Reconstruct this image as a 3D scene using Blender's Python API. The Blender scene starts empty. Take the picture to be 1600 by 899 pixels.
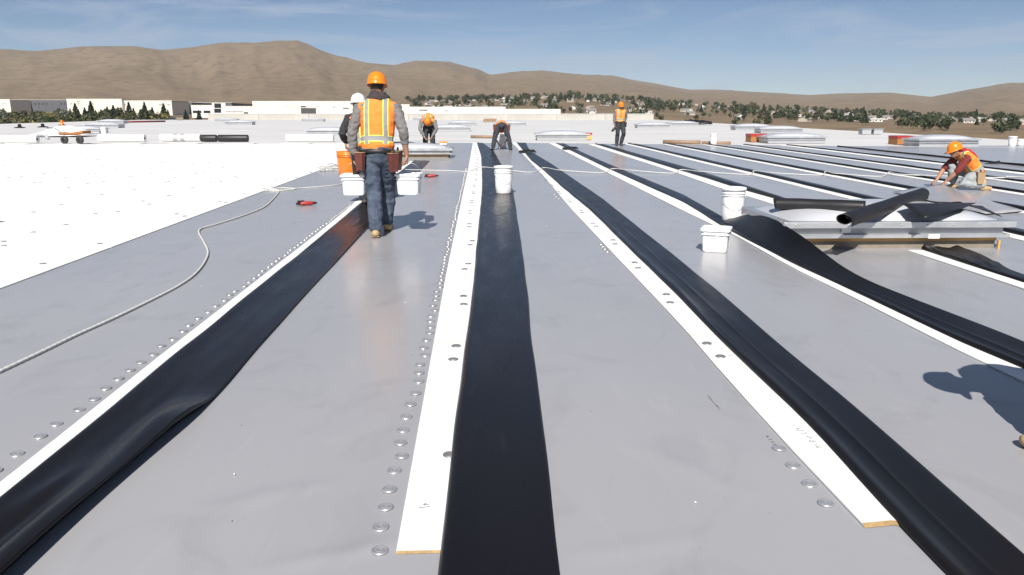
import bpy, bmesh, math, random
from mathutils import Vector, Matrix, noise
R = math.radians
random.seed(7)
scene = bpy.context.scene
C = scene.collection

# ------------------------------------------------------------------ camera, sky, sun, exposure
F_PX, CAM_H = 1244.4, 1.45
PITCH = math.atan(277.5 / F_PX)
YAW = math.atan(45 / F_PX * math.cos(PITCH))
cam_d = bpy.data.cameras.new('camera'); cam_d.lens = 28.0; cam_d.sensor_width = 36.0
cam_d.clip_start = 0.05; cam_d.clip_end = 30000
cam = bpy.data.objects.new('camera', cam_d); C.objects.link(cam)
cam.location = (0, 0, CAM_H); cam.rotation_euler = (math.pi / 2 - PITCH, 0, -YAW)
scene.camera = cam

SUN_EL, SUN_AZ = R(41.5), R(8.0)            # light travels mostly along +Y, a little to the right
world = bpy.data.worlds.new('World'); scene.world = world; world.use_nodes = True
wn = world.node_tree.nodes; wl = world.node_tree.links
bg = wn['Background']; bg.inputs[1].default_value = 0.05
sky = wn.new('ShaderNodeTexSky'); sky.sky_type = 'NISHITA'; sky.sun_disc = False
sky.sun_elevation = SUN_EL; sky.sun_rotation = math.pi + SUN_AZ
sky.altitude = 1400; sky.air_density = 0.7; sky.dust_density = 0.15; sky.ozone_density = 3.0
tc = wn.new('ShaderNodeTexCoord'); mp = wn.new('ShaderNodeMapping'); mp.inputs['Scale'].default_value = (2.2, 2.2, 15)
n1 = wn.new('ShaderNodeTexNoise'); n1.inputs['Scale'].default_value = 1.6; n1.inputs['Detail'].default_value = 9
n1.inputs['Roughness'].default_value = 0.62; n1.inputs['Distortion'].default_value = 1.1
rmp = wn.new('ShaderNodeMapRange'); rmp.inputs[1].default_value = 0.47; rmp.inputs[2].default_value = 0.66
rmp.inputs[3].default_value = 0.0; rmp.inputs[4].default_value = 0.62
mx = wn.new('ShaderNodeMix'); mx.data_type = 'RGBA'; mx.inputs[7].default_value = (6.2, 7.4, 9.4, 1)
wl.new(tc.outputs['Generated'], mp.inputs['Vector']); wl.new(mp.outputs['Vector'], n1.inputs['Vector'])
wl.new(n1.outputs['Fac'], rmp.inputs[0]); wl.new(rmp.outputs[0], mx.inputs[0])
wl.new(sky.outputs['Color'], mx.inputs[6]); wl.new(mx.outputs[2], bg.inputs['Color'])

sun_d = bpy.data.lights.new('sun', 'SUN'); sun_d.energy = 5.0; sun_d.angle = R(0.5); sun_d.color = (1.0, 0.955, 0.89)
sun = bpy.data.objects.new('sun', sun_d); C.objects.link(sun)
ldir = Vector((math.sin(SUN_AZ) * math.cos(SUN_EL), math.cos(SUN_AZ) * math.cos(SUN_EL), -math.sin(SUN_EL)))
sun.rotation_euler = ldir.to_track_quat('-Z', 'Y').to_euler(); sun.location = (0, -20, 30)
scene.view_settings.view_transform = 'Standard'; scene.view_settings.look = 'None'
scene.view_settings.exposure = 0.48; scene.view_settings.gamma = 1.0
scene.render.resolution_x, scene.render.resolution_y = 1024, 575

# ------------------------------------------------------------------ measuring helpers (photo pixels -> metres on the roof)
def ray(px, py):
    r = (px - 800) / F_PX; u = -(py - 449.5) / F_PX
    fw = math.cos(PITCH) + u * math.sin(PITCH); up = -math.sin(PITCH) + u * math.cos(PITCH)
    return Vector((r * math.cos(YAW) + fw * math.sin(YAW), -r * math.sin(YAW) + fw * math.cos(YAW), up))
def G(px, py, z=0.0):
    d = ray(px, py); t = (z - CAM_H) / d.z
    return Vector((d.x * t, d.y * t, z))
def AT(px, py, Y):
    d = ray(px, py); t = Y / d.y
    return Vector((d.x * t, Y, CAM_H + d.z * t))

# ------------------------------------------------------------------ materials
MATS = {}
def mat(name, col, rough=0.6, metal=0.0, var=0.0, vscale=3.0, bump=0.0, bscale=40.0, spec=0.5, rvar=0.0, col2=None, trans=0.0, stretch=None, detail=5):
    if name in MATS: return MATS[name]
    m = bpy.data.materials.new(name); m.use_nodes = True
    n = m.node_tree.nodes; l = m.node_tree.links; b = n['Principled BSDF']
    b.inputs['Base Color'].default_value = (*col, 1); b.inputs['Roughness'].default_value = rough
    b.inputs['Metallic'].default_value = metal; b.inputs['Specular IOR Level'].default_value = spec
    if trans: b.inputs['Transmission Weight'].default_value = trans
    t = n.new('ShaderNodeTexCoord'); vec = t.outputs['Object']
    if stretch:
        q = n.new('ShaderNodeMapping'); q.inputs['Scale'].default_value = stretch
        l.new(vec, q.inputs['Vector']); vec = q.outputs['Vector']
    if var or rvar or col2:
        x = n.new('ShaderNodeTexNoise'); x.inputs['Scale'].default_value = vscale; x.inputs['Detail'].default_value = detail
        x.inputs['Roughness'].default_value = 0.6
        l.new(vec, x.inputs['Vector'])
        c = n.new('ShaderNodeValToRGB'); c.color_ramp.elements[0].position = 0.3; c.color_ramp.elements[1].position = 0.72
        a = tuple(v * (1 - var) for v in col); z = col2 if col2 else tuple(min(1, v * (1 + var)) for v in col)
        c.color_ramp.elements[0].color = (*a, 1); c.color_ramp.elements[1].color = (*z, 1)
        l.new(x.outputs['Fac'], c.inputs[0]); l.new(c.outputs[0], b.inputs['Base Color'])
        if rvar:
            mr = n.new('ShaderNodeMapRange'); mr.inputs[1].default_value = 0.3; mr.inputs[2].default_value = 0.7
            mr.inputs[3].default_value = rough - rvar; mr.inputs[4].default_value = rough + rvar
            l.new(x.outputs['Fac'], mr.inputs[0]); l.new(mr.outputs[0], b.inputs['Roughness'])
    if bump:
        x2 = n.new('ShaderNodeTexNoise'); x2.inputs['Scale'].default_value = bscale; x2.inputs['Detail'].default_value = 4
        l.new(vec, x2.inputs['Vector'])
        bp = n.new('ShaderNodeBump'); bp.inputs['Strength'].default_value = bump; bp.inputs['Distance'].default_value = 0.01
        l.new(x2.outputs['Fac'], bp.inputs['Height']); l.new(bp.outputs['Normal'], b.inputs['Normal'])
    MATS[name] = m
    return m

def membrane_mat(name, col, rough, scuff, spec=0.5, dirt=0.06, wave=0.12, smudge=0.0):
    """rolled roofing sheet: broad tone drift, dusty scuffs running along the roll, faint waviness"""
    m = bpy.data.materials.new(name); m.use_nodes = True
    n = m.node_tree.nodes; l = m.node_tree.links; b = n['Principled BSDF']
    b.inputs['Specular IOR Level'].default_value = spec
    geo = n.new('ShaderNodeNewGeometry')
    def nz(scale, st, detail=4, dist=0.0):
        q = n.new('ShaderNodeMapping'); q.inputs['Scale'].default_value = st
        l.new(geo.outputs['Position'], q.inputs['Vector'])
        x = n.new('ShaderNodeTexNoise'); x.inputs['Scale'].default_value = scale; x.inputs['Detail'].default_value = detail
        x.inputs['Distortion'].default_value = dist
        l.new(q.outputs['Vector'], x.inputs['Vector']); return x.outputs['Fac']
    big = nz(0.8, (1, 0.35, 1), 5); sc = nz(5.0, (1.6, 0.35, 1), 7, 0.8)
    r1 = n.new('ShaderNodeMapRange'); r1.inputs[1].default_value = 0.3; r1.inputs[2].default_value = 0.7
    r1.inputs[3].default_value = 1 - dirt; r1.inputs[4].default_value = 1 + dirt; l.new(big, r1.inputs[0])
    mul = n.new('ShaderNodeVectorMath'); mul.operation = 'SCALE'; mul.inputs[0].default_value = col
    l.new(r1.outputs[0], mul.inputs['Scale'])
    r2 = n.new('ShaderNodeMapRange'); r2.inputs[1].default_value = 0.6; r2.inputs[2].default_value = 0.8
    r2.inputs[3].default_value = 0.0; r2.inputs[4].default_value = 0.5; l.new(sc, r2.inputs[0])
    mix = n.new('ShaderNodeMix'); mix.data_type = 'RGBA'; mix.inputs[7].default_value = (*scuff, 1)
    l.new(mul.outputs[0], mix.inputs[6]); l.new(r2.outputs[0], mix.inputs[0]); 
    out = mix.outputs[2]
    if smudge:                                   # trodden-in dirt: small darker patches and specks
        sm = nz(1.9, (1, 0.8, 1), 9, 1.5); fine = nz(38, (1, 1, 1), 3)
        r4 = n.new('ShaderNodeMapRange'); r4.inputs[1].default_value = 0.54; r4.inputs[2].default_value = 0.72; r4.inputs[3].default_value = 1.0; r4.inputs[4].default_value = 1.0 - smudge; l.new(sm, r4.inputs[0])
        r5 = n.new('ShaderNodeMapRange'); r5.inputs[1].default_value = 0.70; r5.inputs[2].default_value = 0.78; r5.inputs[3].default_value = 1.0; r5.inputs[4].default_value = 0.86; l.new(fine, r5.inputs[0])
        mm = n.new('ShaderNodeMath'); mm.operation = 'MULTIPLY'; l.new(r4.outputs[0], mm.inputs[0]); l.new(r5.outputs[0], mm.inputs[1])
        vs_ = n.new('ShaderNodeVectorMath'); vs_.operation = 'SCALE'; l.new(out, vs_.inputs[0]); l.new(mm.outputs[0], vs_.inputs['Scale']); out = vs_.outputs[0]
    l.new(out, b.inputs['Base Color'])
    r3 = n.new('ShaderNodeMapRange'); r3.inputs[1].default_value = 0.35; r3.inputs[2].default_value = 0.75
    r3.inputs[3].default_value = rough * 0.95; r3.inputs[4].default_value = rough * 1.2; l.new(sc, r3.inputs[0])
    l.new(r3.outputs[0], b.inputs['Roughness'])
    wv = nz(1.7, (1, 0.5, 1), 2)
    bp = n.new('ShaderNodeBump'); bp.inputs['Strength'].default_value = wave; bp.inputs['Distance'].default_value = 0.03
    l.new(wv, bp.inputs['Height']); l.new(bp.outputs['Normal'], b.inputs['Normal'])
    MATS[name] = m; return m

M_grey = membrane_mat('grey membrane', (0.335, 0.334, 0.348), 0.23, (0.372, 0.368, 0.378), wave=0.02, dirt=0.045, spec=0.36, smudge=0.10)
M_black = membrane_mat('black rubber membrane', (0.0085, 0.0078, 0.0092), 0.27, (0.030, 0.029, 0.030), dirt=0.25, wave=0.06, spec=0.17)
M_fold = membrane_mat('black folded membrane', (0.0085, 0.0080, 0.0092), 0.31, (0.028, 0.027, 0.028), dirt=0.25, wave=0.06, spec=0.17)
M_blackm = mat('black rubber', (0.012, 0.0115, 0.013), 0.48, var=0.3, vscale=6, bump=0.15, bscale=8)
M_white = mat('white coverboard', (0.82, 0.82, 0.80), 0.55, var=0.03, vscale=1.5)
M_old = mat('aged white membrane', (0.58, 0.57, 0.555), 0.6, var=0.08, vscale=0.5, stretch=(0.25, 1, 1), rvar=0.05, col2=(0.67, 0.66, 0.65))
M_brown = mat('board core', (0.36, 0.24, 0.11), 0.9, var=0.25, vscale=40)
M_galv = mat('galvanised steel', (0.50, 0.50, 0.51), 0.34, 0.6, var=0.1, vscale=20)
M_plate = mat('dull steel plate', (0.26, 0.26, 0.27), 0.5, 0.5, var=0.2, vscale=30)
M_alu = mat('mill aluminium', (0.62, 0.63, 0.64), 0.38, 0.75, var=0.08, vscale=4, rvar=0.08)
M_curb = mat('grey painted curb', (0.40, 0.41, 0.43), 0.5, 0.25, var=0.08, vscale=3)
M_dome = mat('milky acrylic', (0.50, 0.51, 0.54), 0.14, 0.0, var=0.03, vscale=2, spec=0.6)
M_wood = mat('pine timber', (0.50, 0.29, 0.10), 0.7, var=0.3, vscale=6, stretch=(1, 12, 12), bump=0.2, bscale=8)
M_tan = mat('tan edge felt', (0.22, 0.19, 0.15), 0.85, var=0.2, vscale=8)
M_card = mat('cardboard tube', (0.27, 0.18, 0.12), 0.8, var=0.15, vscale=6)
M_hdpe = mat('white plastic pail', (0.80, 0.80, 0.80), 0.35, var=0.03, vscale=5)
M_wire = mat('wire handle', (0.4, 0.4, 0.42), 0.35, 0.9)
M_orange = mat('orange plastic', (0.80, 0.19, 0.015), 0.32, var=0.06, vscale=6)
M_rope = mat('white rope', (0.60, 0.59, 0.56), 0.85, var=0.15, vscale=30)
M_red = mat('red paint', (0.36, 0.03, 0.025), 0.45, var=0.15, vscale=10)
M_blk = mat('black plastic', (0.012, 0.012, 0.013), 0.4)
M_ink = mat('grey print', (0.34, 0.34, 0.35), 0.7)
M_rubber = mat('tyre rubber', (0.03, 0.03, 0.032), 0.8, var=0.2, vscale=20)
M_ply = mat('orange stained plywood', (0.34, 0.15, 0.05), 0.7, var=0.25, vscale=6, stretch=(1, 1, 6))
M_yel = mat('yellow pine', (0.62, 0.36, 0.09), 0.7, var=0.2, vscale=8)
M_conc = mat('concrete parapet', (0.40, 0.38, 0.34), 0.85, var=0.12, vscale=0.4, col2=(0.46, 0.44, 0.40))
M_maroon = mat('dark red steel', (0.18, 0.02, 0.03), 0.5)
M_silver = mat('silver wrap', (0.45, 0.46, 0.48), 0.4, 0.3)

# ------------------------------------------------------------------ mesh helpers
class MB:
    def __init__(s): s.v = []; s.f = []; s.mi = []; s.smooth = []
    def add(s, vs, fs, mi=0, smooth=False):
        o = len(s.v); s.v += [tuple(v) for v in vs]
        for f in fs: s.f.append(tuple(i + o for i in f)); s.mi.append(mi); s.smooth.append(smooth)
    def box(s, c, size, rot=None, mi=0, bev=0.0):
        x, y, z = (k / 2 for k in size)
        if bev:
            bm = bmesh.new(); bmesh.ops.create_cube(bm, size=1.0)
            for v in bm.verts: v.co = Vector((v.co.x * size[0], v.co.y * size[1], v.co.z * size[2]))
            bmesh.ops.bevel(bm, geom=bm.edges[:], offset=bev, segments=2, affect='EDGES', profile=0.5)
            bm.verts.index_update(); vs = [v.co.copy() for v in bm.verts]; fs = [[v.index for v in f.verts] for f in bm.faces]; bm.free()
        else:
            vs = [Vector(p) for p in ((-x,-y,-z),(x,-y,-z),(x,y,-z),(-x,y,-z),(-x,-y,z),(x,-y,z),(x,y,z),(-x,y,z))]
            fs = [(0,3,2,1),(4,5,6,7),(0,1,5,4),(1,2,6,5),(2,3,7,6),(3,0,4,7)]
        if rot is not None: vs = [rot @ v for v in vs]
        s.add([v + Vector(c) for v in vs], fs, mi)
        return s
    def lathe(s, prof, n=24, c=(0,0,0), rot=None, mi=0, smooth=True, cap=False):
        vs = []; fs = []
        for r, z in prof:
            for k in range(n):
                a = 2 * math.pi * k / n; v = Vector((r * math.cos(a), r * math.sin(a), z))
                if rot is not None: v = rot @ v
                vs.append(v + Vector(c))
        for i in range(len(prof) - 1):
            for k in range(n):
                fs.append((i*n+k, i*n+(k+1)%n, (i+1)*n+(k+1)%n, (i+1)*n+k))
        if cap: fs.append(tuple(range(n))[::-1]); fs.append(tuple((len(prof)-1)*n + k for k in range(n)))
        s.add(vs, fs, mi, smooth); return s
    def tube(s, pts, rad, n=10, side=None, mi=0, round_cap=True, closed=False):
        """rad: float / list of floats / list of (a,b); a along side, b across"""
        pts = [Vector(p) for p in pts]; m = len(pts)
        if not isinstance(rad, (list, tuple)): rad = [rad] * m
        rr = [(q, q) if not isinstance(q, (list, tuple)) else q for q in rad]
        P = []; prev = None
        for i in range(m):
            t = pts[min(i + 1, m - 1)] - pts[max(i - 1, 0)]
            t = t.normalized() if t.length > 1e-9 else Vector((0,0,1))
            if side is not None: sd = Vector(side)
            elif prev is not None: sd = prev
            else: sd = Vector((0,0,1)) if abs(t.z) < 0.9 else Vector((1,0,0))
            sd = (sd - t * sd.dot(t)).normalized(); prev = sd
            P.append((pts[i], t, sd, t.cross(sd), rr[i][0], rr[i][1]))
        rings = []
        if round_cap:
            p, t, a, b, ra, rb = P[0]; k = min(ra, rb)
            rings += [(p - t*k*0.95, a, b, ra*0.3, rb*0.3), (p - t*k*0.6, a, b, ra*0.78, rb*0.78)]
        rings += [(p, a, b, ra, rb) for p, t, a, b, ra, rb in P]
        if round_cap:
            p, t, a, b, ra, rb = P[-1]; k = min(ra, rb)
            rings += [(p + t*k*0.6, a, b, ra*0.78, rb*0.78), (p + t*k*0.95, a, b, ra*0.3, rb*0.3)]
        vs = []; fs = []
        for p, a, b, ra, rb in rings:
            for k in range(n):
                an = 2 * math.pi * k / n; vs.append(p + a * (ra * math.cos(an)) + b * (rb * math.sin(an)))
        q = len(rings)
        for i in range(q - 1):
            for k in range(n): fs.append((i*n+k, i*n+(k+1)%n, (i+1)*n+(k+1)%n, (i+1)*n+k))
        fs.append(tuple(range(n))[::-1]); fs.append(tuple((q-1)*n + k for k in range(n)))
        s.add(vs, fs, mi, True); return s
    def ball(s, c, r, n=12, rot=None, mi=0):
        r = r if isinstance(r, (tuple, list)) else (r, r, r); vs = []; fs = []; m = n // 2
        for i in range(1, m):
            th = math.pi * i / m
            for k in range(n):
                a = 2*math.pi*k/n; v = Vector((r[0]*math.sin(th)*math.cos(a), r[1]*math.sin(th)*math.sin(a), r[2]*math.cos(th)))
                vs.append(v)
        top = len(vs); vs += [Vector((0,0,r[2])), Vector((0,0,-r[2]))]
        for i in range(m - 2):
            for k in range(n): fs.append((i*n+k, (i+1)*n+k, (i+1)*n+(k+1)%n, i*n+(k+1)%n))
        for k in range(n): fs.append((top, k, (k+1)%n)); fs.append((top+1, (m-2)*n+(k+1)%n, (m-2)*n+k))
        if rot is not None: vs = [rot @ v for v in vs]
        s.add([v + Vector(c) for v in vs], fs, mi, True); return s
    def grid(s, rows, mi=0, smooth=True):
        m, n = len(rows), len(rows[0]); vs = [p for r in rows for p in r]
        fs = [(i*n+j, i*n+j+1, (i+1)*n+j+1, (i+1)*n+j) for i in range(m-1) for j in range(n-1)]
        s.add(vs, fs, mi, smooth); return s
    def mesh(s, name, mats):
        me = bpy.data.meshes.new(name); me.from_pydata([tuple(v) for v in s.v], [], s.f)
        for m in (mats if isinstance(mats, (list, tuple)) else [mats]): me.materials.append(m)
        me.polygons.foreach_set('material_index', s.mi); me.polygons.foreach_set('use_smooth', s.smooth)
        me.update(); return me
    def build(s, name, mats, parent=None, loc=None, fix=True):
        me = s.mesh(name, mats)
        if fix:
            bm = bmesh.new(); bm.from_mesh(me); bmesh.ops.recalc_face_normals(bm, faces=bm.faces[:]); bm.to_mesh(me); bm.free()
        o = bpy.data.objects.new(name, me); C.objects.link(o)
        if parent: o.parent = parent
        if loc is not None: o.location = loc
        return o

def tag(o, label=None, cat=None, group=None, kind=None):
    if label: o['label'] = label
    if cat: o['category'] = cat
    if group: o['group'] = group
    if kind: o['kind'] = kind
    return o
def empty(name, loc=(0,0,0), rz=0.0, label=None, cat=None, group=None):
    o = bpy.data.objects.new(name, None); C.objects.link(o); o.location = loc; o.rotation_euler = (0, 0, rz)
    o.empty_display_size = 0.1
    return tag(o, label, cat, group)
def child_copy(src, parent, loc=None, rot=None, scale=None):
    o = src.copy(); C.objects.link(o); o.parent = parent
    if loc is not None: o.location = loc
    if rot is not None: o.rotation_euler = rot
    if scale is not None: o.scale = scale
    return o
def copy_tree(root, loc, rz, label=None, group=None, scale=None):
    r = root.copy(); C.objects.link(r); r.location = loc; r.rotation_euler = (0, 0, rz)
    if scale is not None: r.scale = scale
    if label: r['label'] = label
    if group: r['group'] = group
    for ch in list(root.children):
        c = ch.copy(); C.objects.link(c); c.parent = r
        for g in ch.children:
            d = g.copy(); C.objects.link(d); d.parent = c
    return r
def lerp_tab(tab, t):
    if t <= tab[0][0]: return tab[0][1]
    for (a, u), (b, v) in zip(tab, tab[1:]):
        if t <= b:
            k = (t - a) / (b - a); return u + (v - u) * k
    return tab[-1][1]
def smooth01(t): t = max(0.0, min(1.0, t)); return t * t * (3 - 2 * t)
def N(x, y, z=0.0): return noise.noise(Vector((x, y, z)))

# ------------------------------------------------------------------ terrain and hills
SIL = [(-60,84),(0,80),(60,82),(120,77),(160,74),(210,73),(258,81),(280,79),(340,70),(405,69),(430,66),(465,66),(490,76),(520,88),(560,98),(618,104),(650,97),(704,99),(740,109),(765,119),(800,115),(845,112),(900,117),(955,121),(1010,131),(1080,142),(1140,142),(1200,146),(1265,150),(1310,147),(1395,146),(1455,152),(1520,140),(1580,131),(1660,130)]
FOOT = [(-60,166),(0,166),(300,164),(640,160),(900,152),(1050,163),(1200,171),(1500,184),(1660,190)]
def az_el(px, py):
    d = ray(px, py); return math.atan2(d.x, d.y), d.z / math.hypot(d.x, d.y)
SILA = [az_el(*p) for p in SIL]; FOOTA = [az_el(*p) for p in FOOT]
R_FOOT = 1500.0
def terrain_z(x, y):
    r = math.hypot(x, y); a = math.atan2(x, y)
    left = smooth01((0.25 - a) / 0.45)
    zf = CAM_H + lerp_tab(FOOTA, a) * R_FOOT
    near = -7.5 + 5.0 * left * smooth01((r - 120) / 450)
    z = near + (zf - near) * smooth01((r - 450) / (R_FOOT - 450)) if r < R_FOOT else zf
    edge = SILA[0][0], SILA[-1][0]
    sil = lerp_tab(SILA, a)
    if a < edge[0]: sil += 0.015 * math.sin((a - edge[0]) * 4)
    if a > edge[1]: sil += 0.015 * math.sin((a - edge[1]) * 4)
    rr = 4200 + 1500 * smooth01((a + 0.15) / 0.45) + 250 * math.sin(a * 9)
    zr = CAM_H + sil * rr
    if r > R_FOOT:
        s = (r - R_FOOT) / (rr - R_FOOT)
        if s <= 1:
            p = 0.25 * s + 0.75 * smooth01(s) ** 1.1
            z = zf + (zr - zf) * p
            w = math.sin(math.pi * s) ** 0.8 if 0 < s < 1 else 0
            u, v = a * 11.0, r / 1100
            u += 0.35 * N(u * .7, v * 1.3, 8.0)
            rid = (1 - 1.6 * abs(N(u, v * 0.6, 3.1))) * 1.0 + 0.5 * (1 - 1.6 * abs(N(u * 2.3, v * 1.1, 7.7))) + 0.22 * (1 - 2 * abs(N(u * 5.5, v * 2.4, 1.0))) + .10 * N(u * 14, v * 8, 1.0)
            z += (rid - 1.0) * 21 * w * min(1.0, (zr - zf) / 220)
        else:
            z = zr - (r - rr) * 0.04
    else:
        z += 0.5 * N(x / 90, y / 90) * smooth01((r - 150) / 300)
    return z
def make_terrain():
    azs = []; a = -180.0
    while a < 180: azs.append(R(a)); a += 0.22 if -38 <= a < 40 else 4.0
    rs = [55 * (1500 / 55) ** (k / 49) for k in range(49)] + [1500 + 6200 * (k / 84) for k in range(85)]
    vs = []; fs = []; n = len(azs)
    for r in rs:
        for a in azs:
            x, y = r * math.sin(a), r * math.cos(a); vs.append((x, y, terrain_z(x, y)))
    for i in range(len(rs) - 1):
        for k in range(n): fs.append((i*n+k, (i+1)*n+k, (i+1)*n+(k+1)%n, i*n+(k+1)%n))
    c = len(vs); vs.append((0, 0, -7.5))
    for k in range(n): fs.append((c, k, (k+1) % n))
    m = bpy.data.materials.new('dry hills'); m.use_nodes = True; nn = m.node_tree.nodes; l = m.node_tree.links; b = nn['Principled BSDF']
    b.inputs['Roughness'].default_value = 0.95; b.inputs['Specular IOR Level'].default_value = 0.1
    g = nn.new('ShaderNodeNewGeometry')
    def nz(scale, det, rough=0.6, st=(1,1,1)):
        q = nn.new('ShaderNodeMapping'); q.inputs['Scale'].default_value = st; l.new(g.outputs['Position'], q.inputs['Vector'])
        x = nn.new('ShaderNodeTexNoise'); x.inputs['Scale'].default_value = scale; x.inputs['Detail'].default_value = det; x.inputs['Roughness'].default_value = rough
        l.new(q.outputs['Vector'], x.inputs['Vector']); return x.outputs['Fac']
    def ramp(src, a, b_, ca, cb):
        c_ = nn.new('ShaderNodeValToRGB'); e = c_.color_ramp.elements; e[0].position, e[1].position = a, b_; e[0].color = (*ca, 1); e[1].color = (*cb, 1)
        l.new(src, c_.inputs[0]); return c_.outputs[0]
    def mixc(f, a, b_):
        x = nn.new('ShaderNodeMix'); x.data_type = 'RGBA'; l.new(f, x.inputs[0]); l.new(a, x.inputs[6]); l.new(b_, x.inputs[7]); return x.outputs[2]
    base = ramp(nz(0.0022, 8, 0.7), 0.3, 0.72, (0.165, 0.121, 0.077), (0.232, 0.172, 0.110))
    bush = ramp(nz(0.024, 7, 0.8), 0.49, 0.62, (0, 0, 0), (.9, .9, .9))
    dark = nn.new('ShaderNodeRGB'); dark.outputs[0].default_value = (0.108, 0.086, 0.062, 1)
    c1 = mixc(bush, base, dark.outputs[0])
    pale = ramp(nz(0.0075, 8, 0.75), 0.62, 0.70, (0, 0, 0), (0.55, 0.55, 0.55))
    light = nn.new('ShaderNodeRGB'); light.outputs[0].default_value = (0.30, 0.24, 0.18, 1)
    l.new(mixc(pale, c1, light.outputs[0]), b.inputs['Base Color'])
    bpn = nn.new('ShaderNodeBump'); bpn.inputs['Strength'].default_value = 0.55; bpn.inputs['Distance'].default_value = 22.0
    l.new(nz(0.0065, 9, 0.62), bpn.inputs['Height']); l.new(bpn.outputs['Normal'], b.inputs['Normal'])
    me = bpy.data.meshes.new('terrain'); me.from_pydata(vs, [], fs); me.materials.append(m)
    me.polygons.foreach_set('use_smooth', [True] * len(me.polygons)); me.update()
    bm = bmesh.new(); bm.from_mesh(me); bmesh.ops.recalc_face_normals(bm, faces=bm.faces[:]); bm.to_mesh(me); bm.free()
    if me.polygons[0].normal.z < 0: me.flip_normals()
    o = bpy.data.objects.new('hills_terrain', me); C.objects.link(o); tag(o, kind='structure')
make_terrain()

# ------------------------------------------------------------------ the roof we stand on
RX0, RX1, RY0, RY1 = -52.0, 26.5, -30.0, 126.0
roof = MB().box(((RX0+RX1)/2, (RY0+RY1)/2, -4.02), (RX1-RX0, RY1-RY0, 8.0)).build('roof', M_old); tag(roof, kind='structure')
def wall_run(name, a, b, h, th, label, mcap=M_alu):
    a, b = Vector(a), Vector(b); d = b - a; L = d.length; e = empty(name, a, math.atan2(d.y, d.x), label, 'parapet')
    k = max(1, int(L // 7.5)); w = L / k
    src = None
    for i in range(k):
        if src is None: src = MB().box((0, 0, h/2 - 0.02), (w - 0.04, th, h)).build('panel', M_conc, e, ((i+.5)*w, 0, 0))
        else: child_copy(src, e, ((i+.5)*w, 0, 0))
    MB().box((L/2, 0, h + 0.02), (L, th + 0.08, 0.06)).build('coping', mcap, e)
    return e
wall_run('parapet_wall', (RX0 + 10, RY1, 0), (RX1, RY1, 0), 0.85, 0.3, 'long pale concrete parapet along the far edge of the roof')

# grey membrane bays; strips lie over the joints
XS = [-1.93, -0.31, 1.33, 2.90, 4.45, 6.08, 7.68, 9.28, 10.75, 12.30, 14.2]
Y_END = 36.4
edges = [(-4.0, -1.80)] + [(a + 0.19, b + 0.19) for a, b in zip(XS, XS[1:])] + [(XS[-1] + 0.12, 26.3)]
WRINK = [(G(400, 893), G(640, 846), .035, .006), (G(300, 800), G(520, 756), .05, .004), (G(520, 690), G(600, 640), .05, .0035), (G(1000, 700), G(1180, 780), .05, .003), (G(880, 560), G(960, 500), .06, .003), (G(1480, 700), G(1420, 610), .05, .003), (G(900, 870), G(1100, 840), .04, .003)]
def yend(x): return Y_END - max(0, x - 1) * 0.27
for i, (a, b) in enumerate(edges):
    a_ = -1.80 if i == 1 else a
    rows = []; nx_ = 44 if i in (0, 1, 2, 3) else 8
    ys = [-6 + 7.5 * k / 12 for k in range(12)] + [1.5 + 7.5 * k / 190 for k in range(190)] + [9 + (yend(a) - 9) * k / 60 for k in range(61)] if nx_ == 44 else [-6 + (yend(a) + 6) * k / 60 for k in range(61)]
    for y in ys:
        row = []
        for j in range(nx_ + 1):
            x = a_ + (b - a_) * j / nx_ + (0.0015 if j == 0 else -0.0015 if j == nx_ else 0)
            z = 0.002 + 0.0035 * (0.5 + 0.5 * N(x * 1.6, y * 0.7))
            if nx_ == 44:
                for (p, q_, wd, ht) in WRINK:
                    d = q_ - p; L2 = d.x*d.x + d.y*d.y; t = ((x - p.x) * d.x + (y - p.y) * d.y) / L2
                    if -0.1 < t < 1.1:
                        e_ = abs((x - p.x) * d.y - (y - p.y) * d.x) / math.sqrt(L2) + .03 * N(t * 3, ht * 900)
                        if e_ < wd * 3: z += ht * math.exp(-(e_ / wd) ** 2) * smooth01((t + .1) * 5) * smooth01((1.1 - t) * 4)
            row.append((x, y, z))
        rows.append(row)
    o = MB().grid(rows).build('grey_membrane_sheet', M_grey); tag(o, kind='structure')
    if i == 0: sheet_left = o
    if i == 1: sheet_mid = o
    if i == 3: sheet_r1 = o
    if i == 2: sheet_c = o
# pale seam along the end of the grey work area
rows = [[(x, yend(x) - 0.02 + w, 0.008) for w in (0, 0.28)] for x in [-4.0 + 30.2 * k / 60 for k in range(61)]]
o = MB().grid(rows).build('end_lap_seam', M_white); tag(o, kind='structure')

# white cover boards on the left
board_src = MB().box((0, 0, 0.006), (1.214, 2.432, 0.012)).mesh('board', M_white)
boards = empty('coverboard_field', (-4.0, 0, 0)); tag(boards, kind='structure')
nb = 0
for i in range(17):
    for j in range(16):
        x = -4.0 - 0.61 - 1.22 * i; y = -2.4 + 2.44 * j + (1.22 if i % 2 else 0)
        if y > 36.3 or AT(0, 300, max(y, 1)).x > x + 2.5: continue
        o = bpy.data.objects.new('board', board_src); C.objects.link(o); o.parent = boards
        o.location = (x + 4.0, y, 0.0 + 0.0015 * random.random())
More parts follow.
